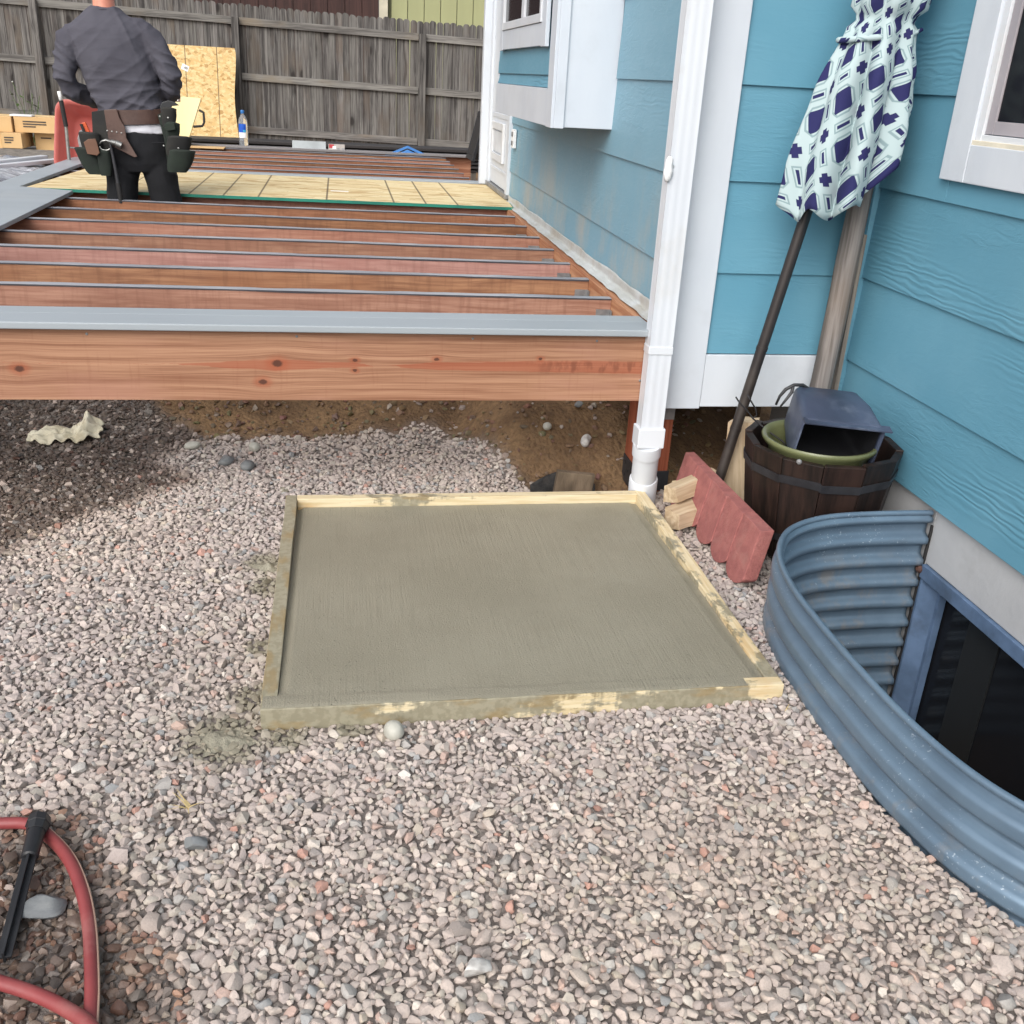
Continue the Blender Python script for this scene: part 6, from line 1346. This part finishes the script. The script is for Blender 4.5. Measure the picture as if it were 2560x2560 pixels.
# trousers
tb_ = MB(); stack(tb_, [(0.79, -1.198, PY, 0.12, 0.105), (0.84, -1.198, PY, 0.185, 0.125), (0.92, -1.198, PY, 0.196, 0.136), (0.98, -1.198, PY, 0.194, 0.138), (1.022, -1.198, PY, 0.190, 0.138)])
for L_ in (LEGL, LEGR): tb_.tube(L_, LR, 18)
tm_ = fuse(tb_, 0.008, 4, lambda c: 0.007 * ((1 - abs(nz(c.x * 5 + 3, c.z * 9 + c.x * 7, c.y * 5))) ** 3 - 0.4) + 0.003 * nz(c.x * 16, c.y * 16, c.z * 16)); tm_.name = 'trousers'; tm_.materials.append(MAT['trouser']); tr_ = link('trousers', tm_, person)
MB().tube([(-1.10, PY - 0.145, 0.965), (-1.06, PY - 0.143, 0.967), (-1.03, PY - 0.136, 0.968)], 0.003, 6).build('pocket_seam', MAT['trouser'], tr_)
for L_, s in ((LEGL, -1), (LEGR, 1)):
    x = L_[-1][0]; bt_ = MB(); stack(bt_, [(GP + 0.0, x, PY + 0.06, 0.052, 0.140), (GP + 0.03, x, PY + 0.06, 0.054, 0.142), (GP + 0.07, x, PY + 0.05, 0.050, 0.125), (GP + 0.10, x, PY + 0.02, 0.048, 0.085), (GP + 0.15, x, PY, 0.055, 0.065), (GP + 0.19, x, PY, 0.056, 0.064)], 24)
    bo = fuse(bt_, 0.008, 2); bo.name = 'boot'; bo.materials.append(MAT['rubber']); link('boot', bo, person)
# ------------------------------------------------------------------ tool belt and hammer
tbz = thing('tool_belt', 'brown leather tool belt with dark green canvas pouches round the man\'s waist', 'tool belt', (-1.21, PY, 1.09))
def belt_ring(z, g): return [(-1.208 + (0.197 + g) * math.copysign(abs(math.cos(a)) ** 0.83, math.cos(a)) , PY + (0.150 + g) * math.copysign(abs(math.sin(a)) ** 0.83, math.sin(a)), z + 0.014 * math.cos(a)) for a in [2 * math.pi * k / 48 for k in range(48)]]
bm_ = MB(); bm_.rings([belt_ring(1.058, 0.004), belt_ring(1.06, 0.007), belt_ring(1.138, 0.007), belt_ring(1.14, 0.004)], caps=False); o = bm_.build('belt', MAT['leather'], tbz, smooth=0.8, fix=False); o.modifiers.new('t', 'SOLIDIFY').thickness = 0.005
BKY = PY - 0.165
def patch(name, m, pts, y, th, par, bevel=0.003, bulge=0.0):
    return MB().prism(pts, 'y', y - th, y).build(name, m, par, bevel=bevel)
# hammer loop patch
hpch = patch('hammer_holster', MAT['leather'], [(-1.345, 1.135), (-1.275, 1.142), (-1.262, 1.09), (-1.238, 1.045), (-1.235, 0.985), (-1.185, 0.885), (-1.20, 0.88), (-1.335, 0.945)], BKY + 0.004, 0.012, tbz)
for k in range(4): MB().lathe([(0, 0.003), (0.004, 0.002), (0.005, 0)], (0, 0, 0), 8, Matrix.Translation((-1.338 + 0.026 * k, BKY - 0.0085, 1.022 - 0.003 * k)) @ Matrix.Rotation(math.pi / 2, 4, 'X')).build('rivet', MAT['steel'], hpch)
def pouch(cx, cy, ztop, zbot, w, d, lean, m, name, par, rim=True, open_d=0.02):
    """soft open pouch: rounded bag widening to its mouth"""
    mb = MB(); rings = []
    for q in (0.0, 0.12, 0.35, 0.65, 0.9, 1.0):
        z = zbot + (ztop - zbot) * q; ww = w * (0.55 + 0.45 * math.sin(min(1, q * 1.3 + 0.25) * 1.57)); dd = d * (0.45 + 0.55 * q); ring = []
        for k in range(24):
            a = 2 * math.pi * k / 24; rx = ww * math.copysign(abs(math.cos(a)) ** 0.75, math.cos(a)); ry = dd * math.copysign(abs(math.sin(a)) ** 0.75, math.sin(a))
            ring.append((cx + rx + lean * (q - 0.5) + 0.004 * nz(a * 2, q * 5, cx), cy - ry * 1.0 + 0.004 * nz(a * 2, q * 4, 3), z + 0.012 * math.sin(a) * q * 1.0))
        rings.append(ring)
    mb.rings(rings, caps=False); mb.f.append(tuple(range(24)))
    o = mb.build(name, m, par, smooth=0.9, fix=True); s = o.modifiers.new('t', 'SOLIDIFY'); s.thickness = 0.006; s.offset = -1; return o
# left side (as seen from behind)
lp = patch('pouch_backing', MAT['canvasblack'], [(-1.42, 1.12), (-1.34, 1.135), (-1.335, 0.98), (-1.345, 0.80), (-1.40, 0.80), (-1.43, 0.95)], BKY + 0.03, 0.014, tbz)
pouch(-1.435, PY - 0.155, 1.000, 0.875, 0.060, 0.050, -0.02, MAT['canvasblack'], 'pouch', tbz)
pouch(-1.455, PY - 0.150, 0.915, 0.775, 0.058, 0.050, -0.05, MAT['canvas'], 'pouch', tbz)
pouch(-1.372, PY - 0.160, 0.905, 0.770, 0.040, 0.040, 0.0, MAT['canvas'], 'pouch', tbz)
patch('leather_pocket', MAT['tanleather'], [(-1.468, 0.955), (-1.44, 0.975), (-1.40, 0.978), (-1.392, 0.945), (-1.386, 0.90), (-1.40, 0.885), (-1.455, 0.892)], PY - 0.203, 0.010, tbz)
patch('grey_pocket', MAT['galv'], [(-1.512, 0.90), (-1.517, 0.97), (-1.50, 1.015), (-1.47, 1.02), (-1.46, 0.90)], PY - 0.13, 0.010, tbz)
MB().box(-0.014, 0.014, -0.008, 0.008, 0, 0.16, Matrix.Translation((-1.415, PY - 0.16, 0.91)) @ Matrix.Rotation(-0.35, 4, 'Y')).build('orange_handle', MAT['orange'], tbz, bevel=0.004)
MB().box(-0.009, 0.006, -0.007, 0.007, 0, 0.15, Matrix.Translation((-1.435, PY - 0.17, 0.91)) @ Matrix.Rotation(-0.30, 4, 'Y')).build('dark_handle', MAT['rubber'], tbz, bevel=0.003)
# right side
rp = patch('pouch_backing', MAT['canvas'], [(-1.055, 1.12), (-0.985, 1.15), (-0.975, 1.02), (-0.93, 0.95), (-0.95, 0.84), (-1.02, 0.83), (-1.03, 0.99)], BKY + 0.045, 0.016, tbz)
patch('curved_tool', MAT['black'], [(-1.035, 1.165), (-1.02, 1.19), (-0.985, 1.203), (-0.95, 1.195), (-0.925, 1.178), (-0.965, 1.172), (-0.985, 1.15), (-0.99, 1.12), (-1.03, 1.13)], BKY + 0.02, 0.012, tbz)
pouch(-0.990, PY - 0.150, 1.155, 1.055, 0.042, 0.038, 0.01, MAT['canvasblack'], 'pouch', tbz)
patch('strap', MAT['canvas'], [(-1.012, 1.075), (-0.955, 1.085), (-0.950, 1.045), (-1.010, 1.035)], PY - 0.192, 0.008, tbz)
pouch(-0.975, PY - 0.150, 1.075, 0.985, 0.040, 0.040, 0.01, MAT['canvas'], 'pouch', tbz)
pouch(-0.950, PY - 0.150, 1.000, 0.895, 0.070, 0.052, 0.03, MAT['canvasblack'], 'pouch', tbz)
pouch(-0.945, PY - 0.155, 0.925, 0.805, 0.074, 0.060, 0.04, MAT['canvas'], 'pouch', tbz)
for (rx, rz_) in ((-1.022, 0.955), (-0.94, 0.945), (-1.03, 1.115), (-0.985, 1.110)):
    MB().lathe([(0, 0.003), (0.0045, 0.002), (0.0055, 0)], (0, 0, 0), 8, Matrix.Translation((rx, PY - 0.213, rz_)) @ Matrix.Rotation(math.pi / 2, 4, 'X')).build('rivet', MAT['steel'], tbz)
hmr = thing('hammer', 'steel claw hammer hanging from the man\'s tool belt', 'hammer', (-1.31, BKY - 0.02, 0.70))
hy = BKY - 0.032
MB().tube([(-1.325, hy, 0.955), (-1.318, hy, 0.90), (-1.308, hy, 0.80), (-1.303, hy, 0.735)], [0.008, 0.009, 0.010, 0.0115], 10).build('shaft', MAT['blackmetal'], hmr, smooth=0.9)
MB().tube([(-1.303, hy, 0.735), (-1.300, hy, 0.70), (-1.296, hy, 0.62)], [0.0145, 0.015, 0.014], 10).build('grip', MAT['rubber'], hmr, smooth=0.9)
hh = MB(); hh.tube([(-1.318, hy, 0.963), (-1.295, hy, 0.958), (-1.2905, hy, 0.957), (-1.262, hy, 0.945)], [0.016, 0.014, 0.019, 0.019], 14); hh.tube([(-1.318, hy, 0.963), (-1.345, hy - 0.004, 0.972), (-1.368, hy - 0.004, 0.965), (-1.384, hy - 0.002, 0.950)], [0.016, 0.013, 0.010, 0.004], 10, flat=0.7)
hh.build('head', MAT['steel'], hmr, smooth=0.7)
MB().tube([(-1.355 + 0.030 * math.cos(a), hy + 0.004, 0.935 + 0.020 * math.sin(a)) for a in [math.pi + k * math.pi / 10 for k in range(11)]], 0.004, 8).build('holster_ring', MAT['steel'], tbz, smooth=True)
